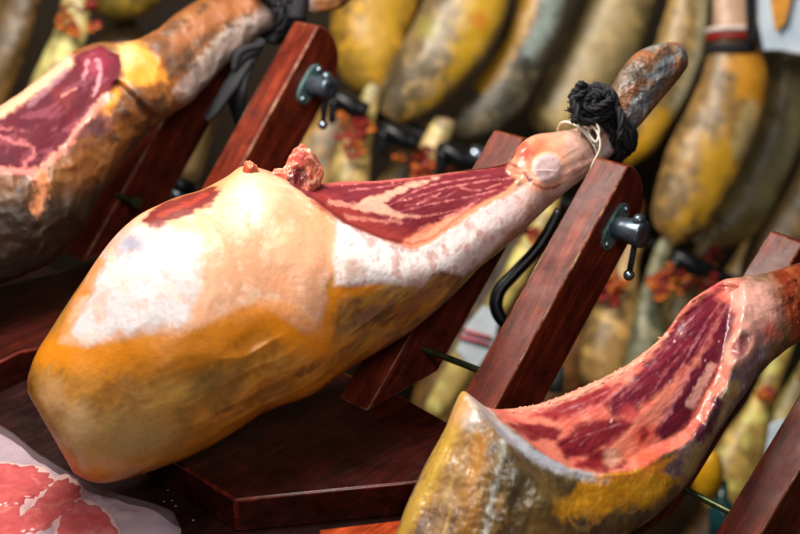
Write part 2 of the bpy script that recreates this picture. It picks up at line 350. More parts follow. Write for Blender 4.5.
# ================================================================== MAIN HAM
def main_ham():
    Lo = [(27, 392), (28, 372), (38, 347), (60, 313), (80, 284), (100, 254), (118, 233), (142, 212), (172, 197), (200, 189), (224, 177), (243, 165), (262, 168), (290, 178), (318, 183), (350, 182), (400, 179), (460, 171), (500, 166), (512, 160), (519, 146), (535, 135), (558, 131), (585, 124), (599, 110), (610, 88), (622, 68), (642, 50), (668, 42), (684, 45), (688, 56)]
    Ro = [(27, 392), (32, 414), (42, 436), (58, 459), (78, 476), (102, 483), (145, 474), (200, 453), (240, 430), (270, 411), (310, 396), (340, 377), (380, 352), (420, 325), (450, 301), (480, 270), (510, 243), (540, 217), (562, 196), (590, 174), (610, 158), (631, 136), (651, 112), (672, 88), (687, 68), (688, 56)]
    Dk = [(0, 1.345), (0.25, 1.39), (0.5, 1.46), (0.75, 1.545), (0.85, 1.565), (1, 1.60)]
    l = Loft(Lo, Ro, ((20, 440), (690, 60)), Dk, 720, 480, 0.82, 0.75, rough=0.0042, seed=1, nz=10, pinch=2.3, octv=3)
    cut = [(322, 178), (360, 176), (400, 173), (460, 163), (508, 158), (519, 175), (508, 190), (480, 204), (455, 222), (432, 240), (412, 246), (385, 240), (345, 223), (318, 203), (290, 184), (300, 176)]
    dc = sdp(l.x, l.y, cut) + 1.5 * fbm(P(l.x, l.y, l.D) * 90, 3)
    cm = sst(-5, 10, dc) * l.fr
    flap = [(60, 342), (70, 318), (100, 250), (160, 190), (243, 158), (275, 168), (315, 196), (338, 223), (338, 266), (325, 285), (326, 306), (317, 331), (302, 331), (284, 319), (268, 309), (248, 306), (222, 317), (195, 328), (130, 338), (88, 347)]
    flap = [tuple(q) for q in cr(flap + [flap[0]], 4)[:-1]]
    P0 = P(l.x, l.y, l.D)
    df = sdp(l.x, l.y, flap) + 2.5 * fbm(P0 * 40 + 9, 4)
    strip = [(336, 216), (385, 240), (414, 249), (455, 226), (500, 195), (545, 178), (590, 160), (560, 185), (530, 214), (482, 262), (462, 276), (440, 270), (420, 286), (380, 284), (334, 286)]
    ds = sdp(l.x, l.y, strip) + 4 * fbm(P0 * 60, 4)
    # relief, metres away from the camera
    st = axis_basis(P(100, 400, 1.36), P(560, 160, 1.55), 0.25, 1.0)
    l.D = l.D + 0.015 * cm + 0.0006 * fbm(P0 @ st * 220, 4) * cm
    l.D = l.D - 0.0007 * sst(270, 320, l.x) * sst(-3, 5, df) * l.fr
    l.D = l.D + (0.0024 * np.abs(fbm(P0 * 17 + 21, 2)) + 0.0007 * fbm(P0 * 70 + 2, 4)) * sst(-14, 24, df) * l.fr
    xs = sst(325, 350, l.x) * (1 - sst(520, 560, l.x)) * (l.y > 170)
    l.D = l.D - 0.009 * sst(0, 34, -dc) * (1 - sst(30, 95, -dc)) * xs * l.fr - 0.0006 * fbm(P0 * 130 + 4, 4) * sst(-3, 5, ds) * l.fr
    # skin wrinkles in the lower half
    skinm = (1 - sst(-45, -2, df)) * (1 - sst(-3, 5, ds)) * (1 - cm) * l.fr
    l.D = l.D + (0.008 * np.abs(fbm(P0 @ st * 26 + 3, 3)) * sst(110, 240, l.x) + 0.0003 * fbm(P0 @ st * 160, 3)) * skinm
    kn = np.hypot(l.x - 548, (l.y - 168)); l.D = l.D - 0.0015 * (1 - sst(10, 17, kn)) * l.fr + 0.0006 * np.exp(-((kn - 18) / 3) ** 2) * l.fr
    l.D = l.D - 0.004 * np.exp(-(((l.x - 528) / 10) ** 2 + ((l.y - 150) / 9) ** 2)) * l.fr
    foot = sst(600, 615, l.x + 0.6 * (l.y - 130) * -1)
    l.D = l.D + 0.004 * fbm(P0 * 70, 4) * foot
    pt = Paint(l, (198, 132, 54)); pt.wet[:] = .9
    pt.mottle((172, 112, 40), 22, -0.05, 0.3, 0.7, 1); pt.mottle((206, 156, 92), 16, 0.0, 0.35, 0.7, 2); pt.mottle((128, 78, 30), 26, .05, .3, .6, 33); pt.mottle((146, 98, 40), 30, 0.1, 0.4, 0.55, 4)
    pt.mottle((120, 84, 34), 60, 0.1, 0.4, 0.4, 5)
    # darker smoky streaks towards the shank, gold fringe below
    z = sst(300, 380, l.x) * l.fr
    pt.mix(z * sst(-0.3, 0.25, fbm(P0 @ st * 50, 4)) * 0.85, (98, 74, 66)); pt.mix(z * sst(0.05, 0.3, fbm(P0 @ st * 60 + 7, 4)) * 0.8, (168, 130, 52))
    pt.mix(z * sst(0.1, 0.35, fbm(P0 @ st * 70 + 13, 4)) * 0.7, (66, 50, 44))
    pt.line([(212, 352), (206, 375), (188, 398), (180, 420)], 3, (104, 80, 40), 6, 6, .7); pt.line([(330, 300), (338, 322), (330, 348), (300, 376)], 2, (110, 74, 40), 5, 5, .7); pt.line([(250, 350), (240, 380), (215, 408)], 3, (120, 88, 40), 7, 6, .6); pt.line([(360, 300), (352, 322), (330, 340)], 2, (90, 66, 44), 4, 4, .6)
    pt.spot(215, 385, 26, (120, 100, 52), 14, 0.6); pt.spot(180, 400, 20, (165, 128, 62), 12, .5)
    pt.spot(78, 425, 15, (222, 178, 128), 12, 0.8, sy=1.4); pt.spot(52, 400, 12, (214, 160, 110), 10, 0.8, sy=1.6); pt.spot(130, 440, 30, (182, 150, 96), 22, 0.7, sx=1.5)  # first two spots paint pinkish highlights into the rind near the tip
    pt.spot(165, 395, 20, (205, 150, 70), 14, .6); pt.line([(90, 470), (150, 462), (200, 445), (260, 415), (320, 385), (380, 345)], 5, (200, 130, 30), 10, 4, .7)
    # orange rim under the fat
    pt.line([(40, 350), (60, 352), (90, 357), (130, 352), (200, 343), (235, 328), (272, 322), (300, 338), (318, 342)], 13, (226, 134, 18), 14, 6, 0.92, 0.6)
    pt.line([(322, 330), (330, 305), (340, 290), (362, 286), (375, 280)], 6, (218, 130, 24), 9, 5, 0.9)
    pt.line([(120, 368), (160, 372), (205, 360), (260, 345)], 6, (212, 128, 30), 12, 7, 0.6)
    # pale fat
    low_ = sst(285, 300, l.y + 0 * l.x); fm = sst(-2 - 2 * low_, 3.5 + 2 * low_, df) * l.fr; pt.mix(fm, (218, 158, 122), 0.5)
    pt.mix(fm * sst(0.0, 0.35, pt.n(20, 4, 6)) * .45, (238, 164, 116)); pt.mix(fm * sst(0.0, 0.35, pt.n(14, 4, 7)) * 0.5, (230, 184, 150))
    pt.mix(fm * 0, (0, 0, 0)); wh = [(70, 330), (88, 285), (110, 246), (140, 224), (180, 236), (202, 258), (200, 288), (186, 320), (130, 334), (90, 342)]
    pt.poly(wh, (214, 208, 210), 8, 7, 0.95, 0.95, seed=2)
    pt.line([(66, 330), (80, 300), (100, 262)], 4, (226, 142, 60), 5, 3, .8); pt.spot(87, 292, 6, (220, 120, 40), 5, .8)
    pt.spot(132, 246, 14, (122, 124, 152), 12, 0.75, warp=5); pt.spot(160, 240, 12, (168, 172, 200), 10, .6, warp=5); pt.spot(150, 262, 12, (200, 200, 216), 10, .6, warp=5)
    pt.spot(190, 245, 12, (214, 196, 190), 10, .7); pt.mix(fm * sst(.05, .3, pt.n(34, 4, 41)) * .4, (232, 150, 112)); pt.mix(fm * sst(.1, .3, pt.n(60, 4, 42)) * .35, (246, 214, 190)); pt.mix(fm * sst(.12, .3, pt.n(110, 4, 43)) * .25, (196, 140, 104))
    pt.line([(150, 205), (180, 196), (215, 186), (240, 168)], 4, (232, 140, 70), 5, 2, .6)
    pt.poly([(143, 221), (160, 203), (195, 188), (222, 186), (214, 202), (190, 214), (165, 224), (150, 228)], (112, 26, 26), 2.5, 3, .97, 0.5, seed=4, wsc=90)
    pt.line([(160, 215), (185, 205), (205, 195)], 2, (170, 60, 45), 2, 2, .7)
    pt.spot(255, 195, 22, (250, 206, 176), 15, .6); pt.spot(300, 250, 25, (244, 184, 142), 20, .7); pt.line([(262, 165), (300, 182), (325, 204)], 4, (236, 128, 96), 4, 2, .8)
    pt.line([(240, 318), (262, 306), (290, 312), (318, 330)], 5, (240, 150, 70), 7, 3, .6)
    # glossy pale strip under the cut
    sm = sst(-3, 4, ds) * l.fr; pt.wet = pt.wet * (1 - sm) + .95 * sm; pt.mix(sm, (240, 228, 226), .95); pt.mix(sm * sst(0.05, 0.35, pt.n(90, 4, 8)) * .6, (196, 130, 122)); pt.mix(sm * sst(400, 540, l.x) * .45, (192, 140, 138))
    pt.spot(352, 270, 12, (206, 146, 116), 8, .5); pt.spot(420, 278, 12, (170, 120, 110), 8, .5)
    # shank skin
    sh = sst(515, 550, l.x + (l.y - 180) * 0.3) * l.fr * (1 - foot)
    pt.mix(sh * .9, (204, 160, 146), .7); pt.mix(sh * sst(0, .3, pt.n(60, 4, 11)) * .6, (150, 96, 82)); pt.mix(sh * sst(0.1, .4, pt.n(30, 4, 12)) * .6, (222, 190, 180))
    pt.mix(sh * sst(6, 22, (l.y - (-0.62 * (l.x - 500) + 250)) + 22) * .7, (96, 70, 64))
    # cut face
    cmask = sst(-1.2, 1.2, dc) * l.fr
    pt.mix(cmask, (116, 38, 48), 0.45)
    pt.mix(cmask * sst(0, .4, pt.n(40, 4, 14)) * .35, (136, 54, 60)); pt.mix(cmask * sst(.05, .4, fbm(P0 @ st * 160, 4)) * .45, (90, 26, 38))
    pt.line([(322, 200), (345, 214), (385, 232), (412, 240)], 8, (150, 54, 48), 6, 3, .7)
    pt.poly([(352, 208), (372, 196), (392, 190), (412, 182), (440, 177), (420, 186), (398, 194), (384, 203), (396, 213), (420, 216), (400, 218), (375, 214)], (222, 160, 138), 2, 2, .95, .5, seed=5, wsc=90)
    pt.line([(330, 202), (350, 205), (372, 208)], 2, (212, 140, 124), 2.5, 2, .7); pt.line([(345, 216), (372, 220), (400, 222)], 1.5, (206, 130, 116), 2, 2, .6)
    pt.poly([(398, 245), (425, 226), (455, 214), (485, 200), (515, 184), (520, 190), (480, 208), (455, 224), (432, 243), (412, 249)], (222, 132, 104), 2.5, 2, .95, .6, seed=6, wsc=90)
    pt.line([(322, 184), (360, 182), (400, 179), (450, 172), (500, 165)], 1.5, (200, 96, 92), 2, 1, .8)
    for a in ([(392, 204), (415, 196), (445, 188), (480, 182), (510, 178)], [(400, 212), (430, 204), (465, 198), (495, 190)], [(410, 217), (440, 212), (470, 206)], [(398, 199), (420, 190), (450, 181), (490, 175)],
              [(418, 203), (432, 196), (440, 200), (455, 192)], [(440, 219), (462, 210), (480, 200)], [(350, 190), (375, 187), (400, 183)], [(455, 186), (475, 190), (500, 184)], [(405, 206), (425, 201), (440, 193)]):
        j = [(x + RNG.normal() * .7, y + RNG.normal() * .7) for x, y in a]
        pt.line(j, .55, (206, 122, 120), 1.3, .8, .7, seed=int(a[0][0]))
    pt.mix(np.exp(-((dc - 1.5) / 1.4) ** 2) * l.fr * .45, (84, 26, 26))
    for k in range(14):
        x = RNG.uniform(340, 505); y = RNG.uniform(178, 222); pt.spot(x, y, .8, (214, 140, 134), .6, .8, warp=.5)
    # knuckle
    kp = [(508, 172), (514, 150), (524, 134), (548, 126), (565, 132), (564, 150), (568, 172), (556, 190), (535, 190), (520, 182)]
    m, dk = pt.poly(kp, (222, 146, 116), 4, 3, .95, .8, seed=7)
    pt.spot(524, 151, 8, (196, 58, 46), 6, .8, warp=4); pt.spot(541, 148, 9, (224, 118, 78), 6, .7); pt.spot(556, 138, 10, (216, 150, 122), 8, .6)
    pt.mix((1 - sst(13, 15.5, kn + 1.5 * pt.n(120, 3, 5))) * l.fr, (206, 178, 176), .6); pt.mix((1 - sst(12, 15, kn)) * l.fr * sst(0, .3, pt.n(110, 4, 31)) * .5, (170, 120, 122)); pt.mix(np.exp(-((kn - 15.5) / 1.3) ** 2) * l.fr * .35, (238, 214, 190))
    pt.mix(np.exp(-((kn - 9) / 2.5) ** 2) * l.fr * .3, (196, 160, 170)); pt.line([(528, 178), (538, 186), (552, 188), (560, 184)], 1.2, (110, 56, 40), 1.5, 1.5, .8)
    pt.line([(508, 162), (522, 170), (530, 182)], 1.2, (90, 34, 36), 1.5, 1, .7)
    # foot
    pt.mix(foot, (132, 90, 60), .4); pt.mix(foot * sst(0, .3, pt.n(35, 4, 51)) * .8, (120, 122, 120)); pt.mix(foot * sst(-.05, .3, pt.n(50, 4, 20)) * .6, (152, 84, 48))
    pt.line([(612, 158), (630, 128), (650, 96), (668, 68)], 5, (92, 104, 112), 4, 4, .7 , seed=8); pt.line([(606, 150), (625, 115), (640, 96)], 1.6, (190, 200, 206), 2, 3, .7)
    pt.line([(618, 86), (634, 68), (652, 70), (668, 54)], 7, (82, 66, 50), 5, 5, .85); pt.spot(636, 78, 8, (44, 42, 40), 5, .7, warp=6); pt.line([(650, 80), (670, 58)], 3, (104, 122, 134), 3, 3, .6)
    loc = P(300, 330, 1.42); loc[2] = ZB
    root = empty('cured_ham', loc, 'large carved ham in the middle with thick pale fat and black rope round its shank', 'ham', 'cured hams held in wooden stands')
    vr = [('knuckle_bone', M['bone'], (kn < 15.5).astype(float) * (l.front > 0), 'round white bone end of the knuckle'),
          ('cut_face', M['meat'], (dc > 0).astype(float) * (l.front > -.05), 'marbled dark red cut face'),
          ('fat_cap', M['fat'], (df > 0).astype(float) * (l.front > -.1), 'thick pale peach and white fat covering'),
          ('foot', M['hoof'], (foot > .5).astype(float), 'dried orange and grey foot end'),
          ('rind', M['skin'], None, None)]
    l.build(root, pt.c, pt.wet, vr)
    # protruding hip bone at the top edge
    b = Loft([(266, 184), (270, 172), (282, 163), (292, 152), (304, 147), (316, 153), (324, 172)], [(266, 184), (276, 190), (290, 196), (304, 196), (314, 190), (320, 184), (324, 172)], ((266, 184), (324, 170)), [(0, 1.425), (1, 1.44)], 110, 110, .55, .9, rough=.011, seed=3, nz=60)
    q = Paint(b, (212, 118, 92)); q.mottle((160, 50, 42), 60, -.05, .25, .8, 1); q.mottle((236, 180, 150), 70, .05, .3, .8, 2); q.spot(300, 176, 10, (84, 22, 28), 6, .9); q.spot(290, 182, 8, (96, 28, 30), 5, .8); q.spot(300, 158, 6, (214, 96, 90), 4, .8); q.wet[:] = .7
    b.build(root, q.c, q.wet, [('hip_bone', M['bone'], None, 'ragged pink bone end')])
    b = Loft([(242, 178), (243, 166), (249, 160), (256, 166), (262, 178)], [(242, 178), (246, 186), (252, 188), (258, 186), (262, 178)], ((242, 178), (262, 176)), [(0, 1.405), (1, 1.41)], 50, 50, .7, .9, rough=.009, seed=5, nz=80)
    q = Paint(b, (222, 132, 98)); q.mottle((170, 60, 44), 60, 0, .25, .8, 1)
    b.build(root, q.c, q.wet, [('bone_chip', M['bone'], None, None)])
main_ham()

# ================================================================== RIGHT HAM
def right_ham():
    Lo = [(345, 640), (368, 590), (393, 540), (408, 503), (428, 462), (444, 430), (455, 402), (463, 391), (474, 398), (488, 408), (510, 409), (545, 402), (598, 380), (640, 354), (665, 332), (684, 307), (702, 292), (724, 280), (745, 277), (770, 272), (800, 262), (830, 250), (865, 232), (890, 216), (900, 215)]
    Ro = [(345, 640), (380, 668), (450, 655), (540, 606), (600, 560), (638, 530), (668, 505), (692, 478), (705, 455), (718, 432), (738, 405), (762, 372), (785, 350), (815, 330), (860, 290), (890, 250), (902, 230), (900, 215)]
    l = Loft(Lo, Ro, ((345, 640), (910, 195)), [(0, 1.27), (.3, 1.33), (.6, 1.39), (.8, 1.46), (1, 1.53)], 640, 460, .75, .75, rough=.003, seed=6, nz=15, pinch=2.4)
    P0 = P(l.x, l.y, l.D)
    cut = [(480, 398), (498, 406), (545, 399), (598, 376), (640, 350), (663, 328), (682, 303), (702, 288), (724, 277), (742, 284), (744, 300), (738, 330), (736, 352), (728, 380), (716, 402), (705, 425), (684, 446), (655, 458), (634, 470), (600, 474), (570, 468), (545, 455), (520, 436), (500, 420)]
    dc = sdp(l.x, l.y, cut) + 1.5 * fbm(P0 * 90, 3); cm = sst(-4, 14, dc) * l.fr
    st = axis_basis(P(560, 440, 1.36), P(720, 310, 1.42), .22, 1.0)
    l.D = l.D + 0.020 * cm + .0009 * fbm(P0 @ st * 200, 4) * cm
    sk = (1 - sst(-4, 4, dc)) * l.fr
    ridge = axis_basis(P(480, 410, 1.33), P(430, 560, 1.3), .2, 1)
    l.D = l.D + (.004 * fbm(P0 @ ridge * 50, 4) * (1 - sst(490, 560, l.x)) + .0035 * fbm(P0 * 45 + 5, 4)) * sk
    kb = np.hypot((l.x - 741) * .85 + (l.y - 346) * .5, ((l.y - 346) * .87 - (l.x - 741) * .5) * .55 + 0)
    l.D = l.D - .004 * np.exp(-((kb - 10) / 5) ** 2) * l.fr
    shank = sst(766, 786, l.x - (l.y - 290) * .35)
    l.D = l.D + (.004 * fbm(P0 * 60 + 3, 4) + .0012 * fbm(P0 * 180, 3)) * shank
    pt = Paint(l, (88, 68, 44)); pt.wet[:] = .6; pt.mottle((134, 104, 54), 24, -.05, .3, .8, 1); pt.mottle((70, 58, 44), 28, 0, .3, .8, 2); pt.mottle((176, 140, 78), 50, .1, .35, .6, 3)
    # left end: vertical streaks of tan, brown, grey
    le = (1 - sst(470, 520, l.x + (l.y - 450) * .2)) * l.fr
    pt.mix(le * .8, (176, 130, 76)); pt.mix(le * sst(-.05, .2, fbm(P0 @ ridge * 60, 4)) * .8, (118, 88, 66)); pt.mix(le * sst(.05, .3, fbm(P0 @ ridge * 70 + 4, 4)) * .8, (206, 168, 104)); pt.mix(le * sst(.1, .3, fbm(P0 @ ridge * 80 + 9, 4)) * .6, (110, 104, 108))
    pt.line([(462, 392), (450, 430), (430, 480), (408, 520), (392, 560)], 6, (204, 162, 60), 7, 5, .8)
    pt.spot(455, 410, 16, (222, 164, 108), 12, .8); pt.spot(472, 420, 10, (206, 196, 192), 8, .6)
    pt.line([(504, 440), (500, 470), (492, 500), (486, 530)], 2.5, (206, 204, 192), 3, 4, .8); pt.line([(480, 440), (474, 490), (470, 540)], 6, (196, 132, 50), 6, 5, .7)
    # golden patches under the cut
    pt.poly([(555, 500), (585, 482), (640, 472), (690, 455), (690, 474), (650, 500), (600, 512), (560, 520)], (222, 152, 26), 6, 9, .92, .5, seed=3)
    pt.spot(520, 470, 28, (84, 70, 46), 16, .8, warp=8); pt.spot(545, 500, 22, (120, 96, 48), 14, .6, warp=8); pt.spot(690, 475, 16, (108, 100, 76), 10, .7, warp=6); pt.spot(650, 490, 14, (230, 168, 40), 10, .7, warp=6)
    # bluish white rim below the meat
    pt.line([(478, 400), (498, 424), (520, 444), (550, 464), (580, 474), (606, 478)], 4, (190, 186, 192), 5, 1.5, .85, .8); pt.line([(500, 432), (530, 452), (560, 468)], 2.5, (164, 168, 186), 4, 1.5, .6); pt.line([(470, 398), (486, 408), (500, 420)], 4, (214, 188, 178), 4, 2, .8)
    pt.line([(600, 478), (640, 474), (670, 464), (690, 448)], 4, (224, 140, 40), 5, 3, .85)
    # grey-violet membrane on the right
    m, _ = pt.poly([(730, 300), (752, 300), (772, 330), (764, 360), (745, 395), (722, 430), (700, 460), (684, 480), (664, 470), (690, 440), (712, 410), (726, 380), (736, 340)], (130, 104, 108), 4, 4, .9, .7, seed=5)
    pt.mix(m * sst(0, .3, pt.n(70, 4, 6)) * .7, (88, 66, 78)); pt.mix(m * sst(.05, .3, pt.n(90, 4, 7)) * .5, (180, 166, 172))
    pt.line([(690, 470), (704, 440), (718, 415), (734, 388)], 6, (176, 140, 78), 6, 3, .75); pt.line([(726, 388), (712, 420), (700, 444)], 1.5, (210, 196, 180), 2, 2, .7)
    # cut face
    cmask = sst(-1.2, 1.2, dc) * l.fr; pt.mix(cmask, (220, 124, 104), .8); pt.mix(cmask * sst(0, .3, pt.n(60, 4, 9)) * .6, (210, 84, 76))
    deep = (104, 22, 40)
    def muscle(pts, c, seed):
        mm, dd = pt.poly(pts, c, 3.6, 2.6, .96, .75, seed=seed, wsc=90)
        pt.mix(mm * .35, (74, 14, 34)); pt.mix(mm * sst(0, .35, fbm(P0 @ st * 120 + seed, 4)) * .35, (140, 36, 54)); pt.mix(mm * sst(.1, .4, fbm(P0 @ st * 170 + seed * 2, 4)) * .5, (70, 14, 34))
    muscle([(606, 404), (640, 372), (664, 340), (688, 310), (712, 292), (720, 300), (716, 326), (700, 352), (680, 372), (655, 396), (630, 414), (612, 416)], (116, 26, 48), 2)
    muscle([(656, 432), (672, 404), (692, 372), (712, 340), (722, 304), (734, 306), (732, 338), (716, 372), (700, 400), (684, 428), (664, 440)], (108, 26, 54), 3)
    muscle([(532, 416), (560, 404), (600, 388), (620, 384), (604, 402), (580, 412), (556, 420)], (168, 44, 44), 4)
    muscle([(508, 424), (540, 424), (562, 430), (556, 440), (530, 440)], (132, 32, 40), 5)
    muscle([(556, 444), (580, 424), (612, 418), (632, 424), (614, 440), (590, 456), (566, 458)], (134, 30, 38), 6)
    muscle([(574, 466), (600, 450), (622, 452), (630, 462), (606, 472)], (140, 30, 30), 7)
    muscle([(692, 436), (706, 420), (716, 398), (726, 396), (716, 424), (700, 446)], (70, 40, 60), 8)
    pt.poly([(498, 404), (545, 398), (600, 375), (640, 348), (662, 328), (668, 336), (640, 362), (600, 387), (550, 407), (510, 412)], (240, 158, 132), 2, 2, .95, .6, seed=8)
    for k in range(26):
        x = RNG.uniform(560, 725); y = 446 - (x - 560) * .72 + RNG.uniform(-20, 24); L_ = RNG.uniform(10, 34); aa = math.radians(-38 - (x - 560) * .14 + RNG.normal() * 8)
        pt.line([(x, y), (x + L_ * .5 * math.cos(aa), y + L_ * .5 * math.sin(aa) + RNG.normal()), (x + L_ * math.cos(aa), y + L_ * math.sin(aa))], RNG.uniform(.3, .9), (200, 116, 118), 1.4, 1, .3, seed=k)
    pt.spot(643, 436, 10, (206, 70, 56), 7, .8); pt.spot(643, 432, 4, (120, 28, 30), 3, .8, sy=1.6); pt.spot(628, 414, 8, (206, 74, 74), 6, .7); pt.spot(628, 452, 10, (232, 130, 100), 7, .8); pt.spot(648, 458, 10, (224, 90, 60), 7, .8); pt.spot(612, 458, 8, (236, 180, 150), 6, .7)
    pt.line([(690, 404), (702, 384), (712, 366)], 4, (232, 168, 156), 3, 2, .9); pt.line([(664, 420), (676, 396), (690, 370)], 2, (214, 130, 130), 2, 2, .7)
    for a in ([(690, 350), (704, 326), (722, 300)], [(700, 352), (714, 326), (728, 304)], [(676, 376), (690, 352), (706, 326)], [(560, 412), (590, 400), (612, 390)], [(570, 416), (600, 404), (622, 388)], [(570, 442), (596, 432), (620, 424)], [(664, 344), (680, 330), (700, 310)]):
        pt.line(a, .6, (196, 120, 130), 1.4, .8, .6, seed=int(a[0][0]))
    for k in range(10):
        x = RNG.uniform(540, 725); y = 440 - (x - 540) * .62 + RNG.uniform(-22, 26); pt.spot(x, y, .9, (236, 190, 186), .6, .8, warp=.5)
    pt.spot(733, 290, 14, (224, 132, 112), 8, .85, warp=5); pt.spot(716, 288, 7, (190, 64, 84), 5, .7)
    # round bone end
    pt.mix(np.exp(-((kb - 10.5) / 3.5) ** 2) * l.fr * .95, (224, 164, 142), .8); pt.mix((1 - sst(6, 9, kb)) * l.fr * .9, (160, 92, 92), .6)
    # shank: glossy red brown
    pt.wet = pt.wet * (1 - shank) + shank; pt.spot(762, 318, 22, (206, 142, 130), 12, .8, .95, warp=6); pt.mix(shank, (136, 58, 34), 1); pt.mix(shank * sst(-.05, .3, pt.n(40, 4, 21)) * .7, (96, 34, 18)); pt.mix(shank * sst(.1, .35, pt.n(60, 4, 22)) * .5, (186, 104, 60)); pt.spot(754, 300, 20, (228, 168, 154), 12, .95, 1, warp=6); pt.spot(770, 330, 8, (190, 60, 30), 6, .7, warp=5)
    loc = P(600, 480, 1.36); loc[2] = 0
    root = empty('cured_ham', loc, 'carved ham on the right with deep red hollow cut, serrated pink rim, glossy brown shank', 'ham', 'cured hams held in wooden stands')
    l.build(root, pt.c, pt.wet, [('cut_face', M['meat'], (dc > 0).astype(float) * (l.front > -.05), 'deep red hollow cut face with pale fat seams'),
        ('knuckle_bone', M['bone'], (kb < 13).astype(float) * (l.front > 0), None), ('shank', M['gloss'], (shank > .5).astype(float), 'glossy red brown shank'), ('rind', M['skin'], None, None)])
    # crumbs of fat along the saw-toothed rim
    pr = []; Vl, _n = l.verts(); ci = np.nonzero((l.ct > .93) & (l.x > 492) & (l.x < 662))[0]
    for k in range(70):
        q = Vl[ci[RNG.integers(len(ci))]]; pr.append(sphere(q, RNG.uniform(.0003, .0008) * RNG.uniform(.7, 1.9), 6, (RNG.uniform(.6, 2.4), RNG.uniform(.6, 1.6), RNG.uniform(.4, 1.1))))
    V, F = merge(pr); tag(mesh_obj('fat_crumbs', V, F, flat_mat('fat_crumbs', (232, 156, 132), .45, 0, .1), root), kind='stuff')
right_ham()

# ================================================================== LEFT HAM
def left_ham():
    Lo = [(-150, 250), (-140, 200), (-90, 160), (-40, 130), (0, 106), (38, 78), (72, 52), (100, 42), (135, 41), (155, 30), (175, 14), (200, -2), (240, -12), (290, -10), (330, -24), (360, -10)]
    Ro = [(-150, 250), (-130, 300), (-60, 300), (0, 284), (30, 272), (60, 256), (82, 232), (96, 205), (118, 172), (140, 142), (165, 118), (192, 100), (218, 72), (242, 50), (265, 30), (300, 16), (340, 8), (360, -10)]
    l = Loft(Lo, Ro, ((-150, 270), (370, -30)), [(0, 1.62), (.3, 1.67), (.6, 1.76), (.8, 1.86), (1, 1.93)], 460, 340, .75, .75, rough=.005, seed=9, nz=16, pinch=2.4)
    P0 = P(l.x, l.y, l.D)
    cut = [(-120, 190), (-60, 148), (0, 114), (42, 86), (78, 54), (100, 46), (120, 54), (122, 66), (118, 82), (104, 96), (96, 108), (84, 124), (66, 142), (50, 164), (36, 176), (0, 172), (-80, 190)]
    dc = sdp(l.x, l.y, cut) + 2 * fbm(P0 * 70, 3); st = axis_basis(P(0, 150, 1.7), P(110, 60, 1.75), .25, 1)
    l.D = l.D + .006 * sst(-3, 12, dc) * l.fr
    sk = (1 - sst(-4, 4, dc)) * l.fr; l.D = l.D + (.009 * np.abs(fbm(P0 * 20 + 2, 3)) + .001 * fbm(P0 * 80, 4)) * sk
    l.D = l.D - .012 * np.exp(-(((l.x - 138) / 26) ** 2 + ((l.y - 98) / 20) ** 2)) * l.fr
    l.D = l.D + .012 * np.exp(-((seg_dist(l.x, l.y, [(118, 86), (132, 98), (150, 118), (148, 135)], False)) / 5) ** 2) * l.fr
    pt = Paint(l, (122, 70, 28)); pt.wet[:] = .3; pt.mottle((64, 40, 22), 20, -.1, .3, .8, 1); pt.mottle((142, 94, 50), 30, .05, .3, .6, 2); pt.mottle((60, 44, 30), 40, .1, .35, .7, 3)
    low = sst(-20, 25, l.y - 190 + l.x * .1) * l.fr; pt.mix(low * .9, (26, 19, 10))  # near-black underside: shade painted into the rind colour
    m, _ = pt.poly([(118, 44), (140, 42), (158, 60), (166, 82), (140, 84), (118, 96), (110, 118), (116, 130), (106, 128), (100, 108), (122, 84), (124, 60)], (226, 142, 46), 4, 4, .92, .6, seed=2)
    pt.spot(128, 56, 12, (240, 186, 130), 8, .8); pt.spot(152, 66, 8, (232, 130, 20), 6, .7)
    for (x, y, r) in ((132, 92, 9), (142, 104, 8), (122, 110, 7), (170, 62, 9), (158, 50, 7)): pt.spot(x, y, r, (84, 62, 52), 5, .7, warp=6)
    # shank: brown top, pale grey lower side
    pt.line([(190, 90), (215, 62), (240, 36), (262, 22), (300, 5)], 11, (146, 130, 124), 9, 5, .8); pt.line([(200, 60), (225, 35), (250, 20)], 3, (176, 160, 150), 4, 5, .6); pt.line([(180, 40), (210, 18), (250, 2)], 8, (150, 92, 56), 6, 4, .7); pt.line([(185, 55), (212, 32)], 3, (70, 50, 38), 4, 4, .7)
    # cut
    cmask = sst(-1.5, 1.5, dc) * l.fr; pt.wet[:] = .2; pt.mix(cmask, (86, 24, 36), .1); pt.mix(cmask * sst(0, .3, fbm(P0 @ st * 60, 4)) * .5, (64, 18, 34)); pt.mix(cmask * sst(.05, .35, pt.n(30, 3, 4)) * .5, (112, 36, 36))
    pt.line([(-100, 170), (-40, 132), (0, 110), (40, 82), (66, 60)], 6, (236, 176, 142), 5, 2, .95, .6); pt.line([(30, 104), (50, 86), (66, 70)], 2.5, (170, 120, 130), 3, 1, .5)
    pt.spot(96, 64, 12, (138, 44, 62), 9, .7, warp=5); pt.line([(98, 60), (100, 75), (94, 95)], 1.4, (214, 150, 160), 2, 2, .7); pt.line([(88, 60), (84, 78)], 1.4, (206, 150, 160), 2, 2, .6); pt.line([(62, 96), (70, 91), (76, 88)], .8, (210, 140, 124), 1.5, .8, .7); pt.mix(cmask * sst(.08, .3, fbm(P0 @ st * 90 + 3, 4)) * .5, (138, 70, 84))
    pt.line([(36, 178), (46, 164), (66, 148), (80, 128), (98, 106), (108, 96)], 3, (222, 140, 122), 3, 3, .92, .6); pt.line([(0, 170), (30, 172), (42, 170)], 3, (214, 130, 120), 3, 2, .8); pt.line([(-30, 130), (10, 140), (34, 150), (24, 164)], 1, (190, 110, 112), 2, 3, .7); pt.line([(0, 128), (30, 132)], .8, (180, 100, 104), 2, 3, .6)
